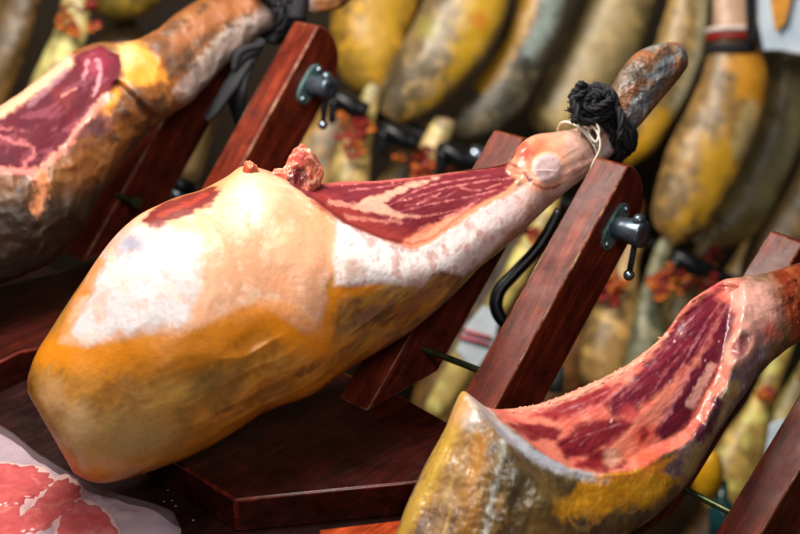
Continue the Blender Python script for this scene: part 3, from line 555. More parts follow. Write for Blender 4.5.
    pt.poly([(84, 124), (100, 110), (116, 118), (114, 132), (88, 136), (70, 142)], (84, 40, 50), 4, 3, .8, seed=6); pt.line([(42, 172), (42, 195), (36, 210)], 4, (206, 128, 84), 5, 4, .8); pt.line([(70, 150), (110, 140)], 3, (92, 50, 24), 4, 3, .7)
    ex = dc > 0; pt.wet[ex] = np.minimum(pt.wet[ex], .1)
    loc = P(60, 250, 1.72); loc[2] = ZB
    root = empty('cured_ham', loc, 'ham at the upper left with purple red cut face, brown wrinkled knuckle and greyish shank', 'ham', 'cured hams held in wooden stands')
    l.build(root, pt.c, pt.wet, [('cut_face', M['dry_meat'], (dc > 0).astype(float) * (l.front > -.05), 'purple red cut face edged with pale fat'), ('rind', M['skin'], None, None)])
left_ham()

# ================================================================== STANDS
T0 = nrm(cv(-0.752, 0.264, -0.60))
def plank(name, O, U, T, W, th, wd, parent, zcut, mat, lab=None):
    """board with rounded top; O top corner of the side face, long direction U, thickness T, width W"""
    pr = [(-.0, 0.0), (.004, .006), (.007, .018), (.006, .032), (.001, .046), (-.009, .058), (-.022, .066), (-.036, .070)]
    pr = [(u, w * wd / .07) for u, w in pr]
    def down(w, t):
        q = O + w * W + t * T; return -(q[2] - zcut) / U[2]
    nu = 60; V = []; loc = []; ring = []
    prof = [(a, b) for a, b in pr]
    # side rows, both at t=0 and t=th
    V = []; G_ = []
    for t in (0.0, th):
        for (u, w) in prof: V.append(O + u * U + w * W + t * T); G_.append((u, w, t))
        for w in (wd, 0.0):
            u = down(w, t); V.append(O + u * U + w * W + t * T); G_.append((u, w, t))
    n = len(prof) + 2
    F = [list(range(n)), list(range(n, 2 * n))[::-1]] + [[i, i + n, (i + 1) % n + n, (i + 1) % n] for i in range(n)]
    o = mesh_obj(name, V, F, mat, parent, smooth=False); bevel_obj(o, .0018, 2, edge_mat=M['woodedge'])
    grain_attr(o, O, U, W, T)
    if lab: o['label'] = lab
    return o
def grain_attr(o, O, U, W, T, wear=None):
    me = o.data; n = len(me.vertices); c = np.empty(n * 3); me.vertices.foreach_get('co', c); c = c.reshape(-1, 3) + np.array(parent_world(o))
    d = c - O; g = np.stack([d @ U, d @ W, d @ T], 1)
    at = me.attributes.new('Grain', 'FLOAT_VECTOR', 'POINT'); at.data.foreach_set('vector', g.ravel())
def board(name, pts, z0, z1, mat, parent=None, bev=.0025, edge=True):
    a = [np.array([p[0], p[1], z1]) for p in pts]; b = [np.array([p[0], p[1], z0]) for p in pts]; n = len(pts)
    F = [list(range(n)), list(range(n, 2 * n))[::-1]] + [[i, (i + 1) % n, (i + 1) % n + n, i + n] for i in range(n)]
    o = mesh_obj(name, a + b, F, mat, parent, smooth=False); bevel_obj(o, bev, 2, edge_mat=M['baseedge'] if edge else None)
    grain_attr(o, np.array([0, 0, 0.]), nrm([.647, .763, 0]), T0, np.array([0, 0, 1.]))
    return o
def stand(px_top, D_top, px_bot, D_bot, spacing, clampxy, rods, basepts, label, zcut=ZB, matb=None, wd=.07, th=.038, zb0=0.0):
    O = P(*px_top, D_top); U = nrm(O - P(*px_bot, D_bot)); T = nrm(T0 - U * np.dot(T0, U)); W = nrm(np.cross(T, U))
    if np.dot(W, FW) < 0: W = -W
    r = O.copy(); r[2] = 0; r = r - U * 0 - np.array([U[0], U[1], 0]) / U[2] * (O[2] - zcut)
    root = empty('ham_stand', r, label, 'ham stand', 'wooden ham stands')
    plank('upright', O, U, T, W, th, wd, root, zcut, M['wood']); O2 = O + spacing * T
    plank('upright', O2, U, T, W, th, wd, root, zcut, M['wood'])
    if basepts: board('base_board', basepts, zb0, zcut, matb or M['base'], root)
    if clampxy:
        c = hit(*clampxy, O, T); A = -T
        sc = mesh_obj('clamp_screw', *revolve(c, A, [(.002, .0105), (.004, .0115), (.012, .0115), (.018, .0125), (.032, .0138), (.0345, .013), (.0345, .004), (.0338, 0.0005)], 36), M['steel'], root)
        # diamond flange with two lobes
        V = []; n = 48
        for h, e in ((.0, 1.0), (.0022, 1.0), (.0030, .94)):
            for k in range(n):
                a = 2 * math.pi * k / n; rr = (.0135 + .0125 * abs(math.cos(a)) ** 3) * e; V.append(c + h * A + rr * (math.cos(a) * U + math.sin(a) * W))
        F = [[i * n + k, i * n + (k + 1) % n, (i + 1) * n + (k + 1) % n, (i + 1) * n + k] for i in range(2) for k in range(n)] + [list(range(n))[::-1], [2 * n + k for k in range(n)]]
        mesh_obj('flange', V, F, M['flange'], sc, smooth=False)
        for s_ in (-1, 1): mesh_obj('screw', *sphere(c + A * .0028 + U * s_ * .0205, .0034, 10, (1, 1, 1)), M['chrome'], sc)
        b = c + A * .0262; up = nrm(np.array([0, 0, 1.]) + .12 * A); top = b + up * .0135; bot = b - up * .047
        mesh_obj('tee_bar', *tube([top, bot], .0030, 14, 1), M['steel'], sc)
        mesh_obj('bar_knob', *sphere(top, .0066, 14), M['steel'], sc); mesh_obj('bar_knob', *sphere(bot, .0056, 14), M['chrome'], sc)
    for (rx, ry, ln, tip) in rods:
        a = hit(rx, ry, O2, T)
        rd = [a + T * .002, a - T * ln]; seg = np.linspace(0, 1, 60); pts = [rd[0] * (1 - s) + rd[1] * s for s in seg]
        mesh_obj('threaded_rod', *tube(pts, [(.0036 if k % 2 else .0030) for k in range(60)], 12, 1), M['rod'], root)
        if tip: mesh_obj('nut', *revolve(rd[1] + T * .006, -T, [(0, .007), (.006, .007)], 6), M['rod'], root, smooth=False)
    return root, O, U, T, W
base1 = [G(x, y, ZB) for x, y in [(140, 440), (235, 500), (416, 482), (600, 470), (560, 440), (446, 421), (400, 395), (330, 366), (200, 322), (120, 400)]]
stand((628, 166), 1.50, (486, 425), 1.43, .126, (614, 226), [(424, 349, .088, False)], base1, 'red brown wooden stand holding the middle ham, steel clamp on its right upright')
base2 = [G(x, y, ZB) for x, y in [(-160, 330), (-60, 392), (20, 352), (260, 300), (200, 262), (90, 262)]]
stand((318, 26), 1.80, (228, 190), 1.75, .150, (309, 84), [(118, 196, .035, True)], base2, 'wooden stand under the upper left ham, its steel clamp handle hanging down')
stand((912, 283), 1.441, (692, 650), 1.36, .115, None, [(684, 489, .11, False)], None, 'dark wooden stand under the right ham, one upright crossing the lower right corner', zcut=-.06)
# second, orange stand foot in front
b3 = [G(x, y, 0.014) for x, y in [(318, 529), (420, 517), (560, 520), (640, 560), (700, 640), (300, 640)]]
tag(board('cutting_board', b3, 0.0, 0.014, M['orange']), 'bright orange red wooden board edge at the bottom below the dark base', 'board')
# table
d = nrm([-.753, .657, 0]); e = G(446, 446, 0.0); gdir = nrm([.647, .763, 0])
tb = [e + 1.9 * d, e - 0.35 * d, e - 0.35 * d - .12 * gdir, e - .2 * d - 1.3 * gdir, e + 1.9 * d - 1.3 * gdir]
t = board('table', tb, -.04, 0.0, wood_mat('table_wood', (30, 13, 12), (42, 18, 17), (58, 28, 26), .36, .05), edge=False); tag(t, kind='structure')
# small oil drops on the boards
pr = []
for k in range(7):
    x = RNG.uniform(155, 200); y = 460 + (x - 150) * .62 + RNG.uniform(6, 40); q = G(x, y, 0.001); pr.append(sphere(q, RNG.uniform(.0006, .0018), 6, (1, 1, .5)))
for k in range(0):
    x = RNG.uniform(0, 40); y = RNG.uniform(400, 425); pr.append(sphere(G(x, y, .001), RNG.uniform(.0006, .002), 6, (1, 1, .5)))
tag(mesh_obj('crumbs', *merge(pr), flat_mat('grease', (120, 104, 90), .3)), 'pale crumbs and grease specks scattered on the dark table beside the base board', 'crumbs', kind='stuff')

# ================================================================== ROPE AND STRING
def ring_pts(c, n, r1, r2, ph=0, turns=1.0, drift=0.0, wob=0.0, N=60, up=None):
    n = nrm(n); a = nrm(np.cross(n, UP if up is None else up)); b = np.cross(n, a); out = []
    for k in range(N + 1):
        t = ph + 2 * math.pi * turns * k / N
        out.append(c + r1 * math.cos(t) * a + r2 * math.sin(t) * b + n * (drift * (k / N - .5)) + wob * np.array([math.sin(5 * t), math.cos(4 * t), math.sin(3 * t + 1)]))
    return out
def braid(pts, R, r, tw=22):
    p = cr(pts, 4); m = len(p); T = np.gradient(p, axis=0); T /= np.linalg.norm(T, axis=1)[:, None]; out = []
    L = np.concatenate([[0], np.cumsum(np.linalg.norm(np.diff(p, axis=0), axis=1))])
    for s in range(3):
        q = []
        for i in range(m):
            n = nrm(np.cross(T[i], [.3, .2, .93])); b = np.cross(T[i], n); a = L[i] * tw * 10 + s * 2.094; q.append(p[i] + R * (math.cos(a) * n + math.sin(a) * b))
        out.append(tube(q, r, 8, 1))
    return merge(out)
sax = nrm(P(640, 90, 1.585) - P(560, 150, 1.55))
pr = []
c0 = P(600, 138, 1.57)
for k in range(120):
    a_ = RNG.uniform(0, 6.28); q_ = P(600 + 20 * math.cos(a_) - 4, 112 + 22 * math.sin(a_), 1.54); pr.append(tube([q_, q_ + RNG.normal(size=3) * .004, q_ + RNG.normal(size=3) * .007], .00025, 4, 2))
for k, (dx, rr) in enumerate([(-.001, .030), (.006, .031), (.013, .031), (.020, .030)]):
    pr.append(braid(ring_pts(c0 + sax * dx, sax, rr * .94, rr * .92, k * .7, 1.0, .004, .0009), .0018, .0021))
kc = P(594, 104, 1.535)
for k in range(7):
    nn = nrm(cv(*(RNG.normal(size=3) * .35 + np.array([.25, .1, 1.]))))
    pr.append(braid(ring_pts(kc + cv(*(RNG.normal(size=3) * .003)) + cv(0, 0, .002 * k), nn, .008 + .0016 * k, .007 + .0015 * k, k * 1.3, 1.0, .003, .0016), .0018, .0021))
for (a, b, c) in (((586, 96), (576, 90), (571, 98)), ((584, 104), (574, 104), (572, 112)), ((588, 88), (580, 84), (577, 90)), ((600, 88), (612, 92), (618, 108)), ((612, 100), (621, 115), (620, 140)), ((586, 112), (578, 116), (574, 122))):
    pr.append(braid([P(*a, 1.53), P(*b, 1.52), P(*c, 1.525)], .0018, .0022))
for k in range(90):
    x, y = 579 + RNG.normal() * 4, 103 + RNG.normal() * 6; pr.append(tube([P(x + 6, y + RNG.normal() * 3, 1.53), P(x, y, 1.522), P(x - 4 + RNG.normal() * 2, y + RNG.normal() * 4, 1.52)], .0006, 6, 3))
tag(mesh_obj('rope', *merge(pr), M['black']), 'black braided rope knotted round the shank of the middle ham', 'rope')
pr = []
for dx, tl in ((0, 0), (.003, .12)):
    n2 = nrm(sax + tl * UP + .12 * FW); pr.append(tube(ring_pts(P(577, 146, 1.553) + sax * dx, n2, .0265, .0275, 0, 1.0, 0, .0004, 50), .0012, 8, 2))
pr.append(tube([P(590, 124, 1.53), P(598, 134, 1.525), P(600, 148, 1.525), P(592, 166, 1.53), P(585, 188, 1.535), P(574, 203, 1.54)], .0012, 8, 6))
pr.append(tube([P(589, 124, 1.53), P(594, 122, 1.528), P(599, 130, 1.526), P(596, 142, 1.525), P(589, 134, 1.527), P(588, 126, 1.53)], .0012, 8, 6))
tag(mesh_obj('string', *merge(pr), M['string']), 'thin white string looped round the shank beside the black rope', 'string')
# black tie on the left ham's shank
pr = []; s2 = nrm(P(290, 0, 1.87) - P(200, 60, 1.8))
for k in range(4): pr.append(braid(ring_pts(P(262 + 6 * k, 12 - 4 * k, 1.86), s2, .036, .036, k, 1, .004, .001), .003, .004))
pr.append(tube([P(262, 40, 1.84), P(245, 65, 1.83), P(236, 90, 1.82), P(240, 125, 1.84)], [.008, .016, .018, .008], 16, 8, flat=.5)); pr.append(tube([P(250, 60, 1.82), P(232, 84, 1.81), P(216, 108, 1.81), P(206, 120, 1.81)], [.006, .013, .010, .006], 16, 8, flat=.5)); pr.append(tube([P(262, 45, 1.82), P(240, 52, 1.81), P(234, 70, 1.81)], [.004, .006, .004], 12, 8))
pr.append(tube([P(296, 20, 1.84), P(298, 0, 1.84), P(294, -20, 1.84)], [.012, .014, .012], 14, 6))
tag(mesh_obj('cloth_tie', *merge(pr), M['black']), 'black cloth tie hanging from the shank of the upper left ham', 'tie')

# ================================================================== SLICED MEAT PACK (front left)
def pack():
    z = .012; pts = [(-140, 420), (-60, 405), (0, 428), (40, 458), (90, 488), (130, 502), (172, 514), (180, 524), (165, 545), (60, 640), (-200, 640)]
    c = cr([G(x, y, z)[:2] for x, y in pts + [pts[0]]], 6); cen = c.mean(0); rings = 26; V = []; m = len(c) - 1
    for i in range(rings + 1):
        f = i / rings
        for k in range(m):
            q = cen + (c[k] - cen) * (1 - f); h = z * sst(0, .16, f) + .002; V.append([q[0], q[1], h])
    V = np.array(V); w = fbm(V * np.array([60, 60, 1]) + 3, 4); V[:, 2] += .003 * w + .0015 * np.abs(fbm(V * np.array([160, 160, 1]), 3))
    F = [[i * m + k, i * m + (k + 1) % m, (i + 1) * m + (k + 1) % m, (i + 1) * m + k] for i in range(rings) for k in range(m)]
    root = empty('meat_pack', [cen[0], cen[1], 0], 'vacuum pack of sliced red ham in clear whitish film at the lower left corner', 'meat pack')
    film = flat_mat('clear_film', (168, 148, 162), .25, 0, .08, 30, .5, (188, 164, 172), dist=.003); film.node_tree.nodes['Principled BSDF'].inputs['Coat Weight'].default_value = .6
    mesh_obj('film', V, F, film, root)
    mt, nt, b = new_mat('sliced_meat'); L = nt.links.new; tc = N_(nt, 'ShaderNodeTexCoord'); n = N_(nt, 'ShaderNodeTexNoise', Scale=70.0, Detail=5.0, Distortion=.8); L(tc.outputs['Object'], n.inputs['Vector'])
    r = N_(nt, 'ShaderNodeValToRGB'); e = r.color_ramp.elements; e[0].position = .3; e[0].color = (*lin((190, 30, 30)), 1); e[1].position = .74; e[1].color = (*lin((232, 120, 104)), 1); x = e.new(.55); x.color = (*lin((214, 70, 60)), 1)
    L(n.outputs[0], r.inputs[0]); L(r.outputs[0], b.inputs['Base Color']); b.inputs['Roughness'].default_value = .2; b.inputs['Coat Weight'].default_value = .5
    bp = N_(nt, 'ShaderNodeBump', Strength=.4, Distance=.002); L(n.outputs[0], bp.inputs['Height']); L(bp.outputs[0], b.inputs['Normal'])
    fm = flat_mat('slice_fat', (232, 190, 184), .3, 0, .08, 60, .3)
    sl = [[(-60, 460), (0, 468), (30, 472), (40, 482), (28, 494), (0, 503), (-50, 505)], [(22, 520), (42, 500), (58, 484), (72, 492), (70, 505), (50, 520), (30, 530)], [(62, 545), (66, 520), (84, 508), (104, 520), (112, 545), (90, 560)], [(-60, 560), (-30, 515), (8, 512), (16, 530), (0, 560)]]
    k = 0
    for s in sl:
        for grow, zz, mat, nm in ((1.5, z + .0035, fm, 'fat_edge'), (1.32, z + .0055, mt, 'slice')):
            a = np.array(s, float); ce = a.mean(0); a = ce + (a - ce) * grow; a = np.vstack([a, a[:1]]); cc = cr([G(x, y, zz)[:2] for x, y in a], 14)[:-1]; m2 = len(cc); c2 = cc.mean(0); VV = []
            ang = fbm(np.c_[cc * 90, np.full(m2, k * 3.1)], 4); cc = c2 + (cc - c2) * (1 + (-.3 if nm == 'slice' else .08) * ang)[:, None]
            for i in range(15):
                f = i / 14
                for q in cc: p = c2 + (q - c2) * (1 - f * .98); VV.append([p[0], p[1], zz + .0016 * sst(0, .2, f) - .006 * (i == 0)])
            FF = [[i * m2 + j, i * m2 + (j + 1) % m2, (i + 1) * m2 + (j + 1) % m2, (i + 1) * m2 + j] for i in range(14) for j in range(m2)] + [[14 * m2 + j for j in range(m2)]]
            VV = np.array(VV); VV[:, 2] += .002 * fbm(VV * np.array([50, 50, 1.]) + 2, 3); k += 1
            mesh_obj(nm, VV, FF, mat, root)
    V2 = V.copy(); V2[:, 2] = V[:, 2] * .3 + .0165 + .003 * np.abs(fbm(V * np.array([70, 70, 1]) + 11, 4)); V2[:m, 2] = V[:m, 2] + .001
    cf, nt, b = new_mat('glossy_wrap'); L = nt.links.new; b.inputs['Base Color'].default_value = (*lin((196, 172, 184)), 1); b.inputs['Roughness'].default_value = .14; b.inputs['Alpha'].default_value = .15
    tc = N_(nt, 'ShaderNodeTexCoord'); n = N_(nt, 'ShaderNodeTexNoise', Scale=60.0, Detail=6.0, Distortion=1.2); L(tc.outputs['Object'], n.inputs['Vector']); bp = N_(nt, 'ShaderNodeBump', Strength=.3, Distance=.003); L(n.outputs[0], bp.inputs['Height']); L(bp.outputs[0], b.inputs['Normal'])
    mesh_obj('clear_cover', V2, F, cf, root)
pack()

# ================================================================== BACKGROUND
wy = P(400, 0, 2.95)[1] + 0.1
wall = mesh_obj('wall', [[-2.5, wy, -2.2], [2.5, wy, -2.2], [2.5, wy, 2.2], [-2.5, wy, 2.2]], [[0, 1, 2, 3]], flat_mat('shaded_wall', (58, 42, 22), .8, 0, .15, 3.0, .2, (36, 26, 14)), smooth=False)  # wall colour darkened to stand for shade in the gaps between hams
tag(wall, kind='structure')
floor = mesh_obj('floor', [[-2.5, -.6, -1.0], [2.5, -.6, -1.0], [2.5, wy, -1.0], [-2.5, wy, -1.0]], [[0, 1, 2, 3]], flat_mat('shop_floor', (92, 70, 50), .6, 0, .2, 8, .2), smooth=False); tag(floor, kind='structure')

def hang(Lo, Ro, ax, D, base, spots, label, kf=.7, group='hams hanging from the rack behind', ribbons=None, name='hanging_ham', cat='ham', streak=None, wet=.4, nss=150, ntt=90, wide=1.0, warm=(1.08, 1.04, .94)):
    base = tuple(np.clip(np.array(base) * np.array(warm), 0, 255))
    if wide != 1:
        A_ = np.array(ax[0], float); u_ = np.array(ax[1], float) - A_; u_ /= np.linalg.norm(u_)
        def ex(q):
            q = np.array(q, float); t_ = (q - A_) @ u_; f_ = A_ + t_ * u_; c_ = f_; return tuple(c_ + (q - c_) * wide)
        Lo = [ex(q) for q in Lo]; Ro = [ex(q) for q in Ro]
    l = Loft(Lo, Ro, ax, [(0, D), (1, D)], nss, ntt, kf, kf, rough=.006, seed=D * 10 + Lo[0][0] * .01, nz=12, pinch=2.1)
    pt = Paint(l, base); b = np.array(base); pt.mottle(tuple(b * .7), 10, -.05, .3, .8, 1); pt.mottle(tuple(np.clip(b * 1.22 + 6, 0, 255)), 14, 0, .3, .7, 2); pt.mottle(tuple(b * .6 + np.array([0, 4, 6])), 26, .05, .3, .6, 3)
    st = axis_basis(P(*ax[0], D), P(*ax[1], D), .25, 1); pt.mix(sst(.0, .35, fbm(pt.p @ st * 40, 4)) * .5, tuple(b * .75 + np.array([14, 18, 20])))
    pt.mottle(tuple(b * .42), 9, .08, .34, .6, 7); pt.mottle(tuple(np.clip(b * 1.5, 0, 255)), 34, .1, .35, .5, 8); pt.mottle(tuple(b * .45), 44, .1, .35, .5, 9); pt.wet[:] = wet
    for s_ in spots:
        if s_[0] == 'p': pt.poly(s_[1], tuple(np.array(s_[2]) * .93), s_[3] * 2, 10, s_[4] * .85, wet)
        elif s_[0] == 'l': pt.line(s_[1], s_[2], s_[3], s_[4], 5, s_[5])
        else: pt.spot(s_[1], s_[2], s_[3], s_[4], None, s_[5], warp=5)
    c = P(np.mean([p[0] for p in Lo]), max(p[1] for p in Ro), D)
    if ribbons:
        root = empty(name, c, label, cat, group); l.build(root, pt.c, pt.wet, [('meat', M['bgham'], None, None)])
        for (x, y, col, r) in ribbons:
            nn = nrm(cv(RNG.normal() * .5, .6 + RNG.normal() * .5, 1.)); pts = ring_pts(P(x, y, D - .045), nn, r / FPX * D, r * .7 / FPX * D, RNG.uniform(0, 6), .85, .004, .002, 20)
            mesh_obj('ribbon', *tube(pts, [.002, .0048, .005, .002], 8, 2, flat=.3), M[col], root)
    else:
        o = l.build(None, pt.c, pt.wet, [(name, M['bgham'], None, None)])
        tag(o[name], label, cat, group)
Y = (228, 170, 20)
hang([(362, 97), (342, 80), (333, 50), (332, 10), (345, -60), (370, -120), (400, -130)], [(362, 97), (382, 92), (400, 66), (411, 30), (424, -20), (430, -80), (400, -130)], ((360, 100), (392, -130)), 2.45, (150, 116, 40), [('l', [(395, -20), (380, 30), (368, 60)], 14, (196, 150, 36), 14, .8), ('s', 350, 70, 14, (120, 90, 26), .7)], 'yellow brown ham end hanging just right of the left clamp')
hang([(398, 124), (380, 110), (384, 82), (400, 45), (424, 0), (450, -80), (490, -130)], [(398, 124), (440, 106), (474, 74), (498, 34), (508, 0), (520, -60), (490, -130)], ((390, 128), (490, -130)), 2.42, (124, 106, 78), [('p', [(520, -30), (505, 20), (488, 50), (462, 80), (430, 108), (405, 118), (440, 95), (452, 60), (458, 25), (470, -30)], (222, 172, 18), 5, .92), ('s', 428, 28, 12, (160, 150, 60), .6), ('s', 480, 20, 9, (190, 100, 20), .6)], 'grey hanging ham with a broad bright yellow right side, second from the left')
hang([(466, 140), (450, 128), (462, 100), (492, 56), (512, 0), (530, -70), (560, -110)], [(466, 140), (500, 132), (530, 96), (556, 46), (574, 0), (590, -60), (560, -110)], ((455, 142), (560, -110)), 2.5, (88, 82, 70), [('l', [(530, -10), (520, 30), (500, 62), (482, 84)], 7, (206, 150, 26), 6, .9), ('l', [(555, -10), (545, 25), (530, 50)], 7, (150, 164, 160), 7, .8)], 'dark grey hanging ham with a thin orange yellow streak above the rope-tied stand')
hang([(545, 138), (528, 120), (540, 85), (560, 45), (583, 0), (600, -60), (640, -110)], [(545, 138), (590, 136), (622, 90), (642, 45), (656, 0), (668, -60), (640, -110)], ((538, 140), (640, -110)), 2.6, (138, 122, 84), [('l', [(620, -10), (600, 40), (570, 90)], 16, (182, 158, 110), 14, .6), ('s', 552, 92, 10, (110, 100, 60), .6)], 'pale olive hanging ham directly behind the black rope')
hang([(628, 168), (600, 140), (622, 100), (650, 55), (668, 0), (680, -70), (700, -110)], [(628, 168), (656, 148), (686, 100), (704, 50), (712, 0), (724, -60), (700, -110)], ((615, 170), (705, -110)), 2.48, (140, 116, 74), [('l', [(706, -10), (700, 50), (680, 100), (655, 140)], 5, (196, 186, 150), 5, .8), ('l', [(664, 120), (648, 142), (628, 158)], 10, (214, 160, 24), 8, .9)], 'slender tan hanging ham with a yellow rim, behind the foot of the middle ham')
hang([(672, 246), (652, 215), (664, 160), (690, 104), (706, 58), (712, 20), (716, -60), (735, -80)], [(672, 246), (706, 232), (738, 180), (760, 130), (768, 80), (762, 50), (752, 10), (750, -60), (735, -80)], ((664, 250), (738, -80)), 2.38, (124, 98, 58), [('p', [(728, 50), (765, 52), (768, 90), (762, 130), (750, 120), (738, 90)], (226, 152, 24), 5, .92), ('p', [(700, 140), (735, 140), (740, 170), (720, 200), (690, 225), (668, 232), (700, 190)], (222, 166, 26), 6, .9), ('l', [(752, 110), (742, 150)], 8, (190, 170, 120), 6, .7), ('s', 731, 4, 26, (196, 160, 136), .9)], 'broad brown ham with two orange yellow patches hanging under a striped band')
hang([(716, 250), (690, 244), (712, 214), (744, 165), (764, 110), (772, 60), (790, 20), (800, -50)], [(716, 250), (752, 236), (782, 190), (802, 140), (814, 80), (816, 30), (800, -50)], ((700, 256), (800, -50)), 2.52, (128, 116, 76), [('l', [(800, 90), (786, 150), (760, 200)], 8, (176, 170, 126), 8, .6), ('l', [(720, 240), (745, 225)], 6, (150, 120, 50), 6, .6)], 'olive grey hanging ham at the right edge beside the orange patched one')
hang([(760, 300), (740, 280), (750, 240), (785, 190), (806, 140), (830, 80), (850, 70)], [(760, 300), (800, 290), (850, 220), (880, 150), (870, 90), (850, 70)], ((745, 300), (855, 70)), 2.56, (104, 82, 52), [('l', [(800, 160), (770, 230)], 8, (130, 108, 66), 8, .6)], 'shadowed brown ham hanging lowest at the right edge')
# left part of the rack
hang([(118, 22), (96, 10), (96, -20), (120, -90), (140, -95)], [(118, 22), (146, 14), (165, -10), (170, -60), (140, -95)], ((116, 24), (142, -96)), 2.5, (120, 98, 30), [], 'small olive ham end peeping in at the top left')
hang([(-30, 130), (-52, 100), (-40, 50), (-10, 0), (10, -60), (30, -70)], [(-30, 130), (-4, 130), (16, 80), (34, 30), (44, -20), (30, -70)], ((-34, 134), (26, -70)), 2.55, (98, 74, 38), [], 'shadowy brown ham at the far top left corner')
hang([(78, 210), (52, 180), (60, 120), (86, 70), (104, 30), (118, 10), (130, 12)], [(78, 210), (110, 200), (140, 140), (148, 80), (146, 40), (130, 12)], ((74, 212), (134, 10)), 2.6, (104, 84, 44), [], 'brown hanging ham hidden mostly behind the upper left carved ham')
RB = lambda cx, cy, n, sx, sy, r=7: [(cx + RNG.normal() * sx, cy + RNG.normal() * sy, 'red' if RNG.random() < .62 else 'yellow', RNG.uniform(r * .6, r * 1.2)) for _ in range(n)]
lg = 'lower row of hams tied with red and yellow ribbons'
CREAM = (206, 180, 122)
hang([(70, -30), (62, 0), (56, 30), (40, 60), (20, 120), (6, 190), (20, 230)], [(70, -30), (88, 0), (88, 30), (78, 60), (62, 120), (48, 190), (20, 230)], ((76, -34), (18, 232)), 2.4, (200, 184, 124), [], 'pale cream hanging ham with a red and orange ribbon at the top left', group=lg,
     ribbons=[(66, 22, 'yellow', 8), (76, 32, 'yellow', 7), (70, 10, 'red', 8), (84, 6, 'red', 9), (92, 4, 'red', 7), (72, 28, 'red', 6), (94, 26, 'yellow', 6), (62, 18, 'yellow', 7), (74, 34, 'yellow', 5), (96, 24, 'red', 4)])
low = [((376, 84), (362, 124), (342, 210), 12, 22, CREAM, (358, 134), 'pale ham shank with red ribbon hanging just right of the left clamp handle', 2.4),
       ((446, 118), (432, 150), (414, 240), 12, 22, (176, 156, 116), (422, 160), 'greyish ham shank with red ribbon behind the cut face of the middle ham', 2.42),
       ((640, 226), (626, 270), (600, 400), 12, 32, (168, 134, 84), (606, 282), 'brownish ham shank with ribbon just right of the main upright', 2.45),
       ((668, 236), (652, 290), (640, 420), 10, 24, (108, 108, 88), (664, 282), 'grey green netted ham shank with ribbon below the clamp handle', 2.4),
       ((716, 228), (690, 280), (660, 420), 11, 34, (170, 146, 92), (702, 272), 'tan ham shank with ribbon above the right ham', 2.48),
       ((556, 190), (540, 232), (430, 420), 11, 16, (204, 180, 112), (536, 236), 'long pale cream shank seen between the uprights of the middle stand', 2.3),
       ((790, 330), (764, 400), (716, 520), 12, 30, (196, 164, 96), (764, 396), 'cream shank with an orange ribbon right of the dark upright', 2.4),
       ((840, 330), (800, 390), (740, 560), 14, 34, (150, 136, 80), (806, 380), 'olive shank at the right edge above the lower right upright', 2.55)]
for i, (a, m_, b, w0, w1, col, rb, lab, D) in enumerate(low):
    a, m_, b = (np.array(q, float) for q in (a, m_, b)); dv = (b - a) / np.linalg.norm(b - a); nv = np.array([dv[1], -dv[0]])
    if nv[0] > 0: nv = -nv
    Lo = [a, a + dv * 4 + nv * w0 * .75, m_ + nv * w0, (m_ + b) / 2 + nv * w1 * .9, b - dv * 20 + nv * w1 * .8, b]; Ro = [a, a + dv * 4 - nv * w0 * .75, m_ - nv * w0, (m_ + b) / 2 - nv * w1 * .9, b - dv * 20 - nv * w1 * .8, b]
    n = {5: 5, 6: 4, 7: 3, 0: 14, 1: 14}.get(i, 20)
    hang([tuple(q) for q in Lo], [tuple(q) for q in Ro], (tuple(a), tuple(b)), D, col, [], lab, .8, lg, RB(rb[0], rb[1], n, (12 if n > 20 else 8) if n > 5 else 4, (20 if n > 20 else 8) if n > 5 else 3, 7.0), nss=90, ntt=50)
# brown bodies of the lower row, further back
for i, (x, y, w, h, col, lab) in enumerate([(300, 200, 40, 120, (150, 116, 56), 'yellow brown ham low behind the left clamp'), (395, 200, 26, 90, (150, 120, 66), 'tan ham low behind the bone end of the middle ham'), (480, 190, 24, 70, (120, 96, 50), 'olive brown ham behind the knuckle of the middle ham'),
        (575, 330, 34, 150, (112, 74, 42), 'dark brown ham filling the gap right of the main upright'), (660, 380, 40, 130, (112, 78, 48), 'dark brown ham below the netted shank'), (730, 330, 40, 130, (140, 112, 66), 'brown ham behind the glossy shank of the right ham'), (720, 560, 50, 140, (120, 88, 50), 'brown ham low between the right uprights'), (800, 500, 50, 170, (132, 116, 66), 'olive ham at the lower right edge'), (470, 350, 34, 130, (120, 88, 44), 'brown ham low behind the middle stand')]):
    dv = np.array([.42, -.9]); nv = np.array([-.9, -.42]); c = np.array([x, y], float); a = c + dv * h; b = c - dv * h
    Lo = [b, b + dv * 10 + nv * w * .5, c - dv * h * .4 + nv * w, c + dv * h * .3 + nv * w * .8, a - dv * 14 + nv * w * .4, a]; Ro = [b, b + dv * 10 - nv * w * .5, c - dv * h * .4 - nv * w, c + dv * h * .3 - nv * w * .8, a - dv * 14 - nv * w * .4, a]
    hang([tuple(q) for q in Lo], [tuple(q) for q in Ro], (tuple(b), tuple(a)), 2.68 + .01 * i, col, [], lab, .5, 'hams low in the background', nss=80, ntt=50)
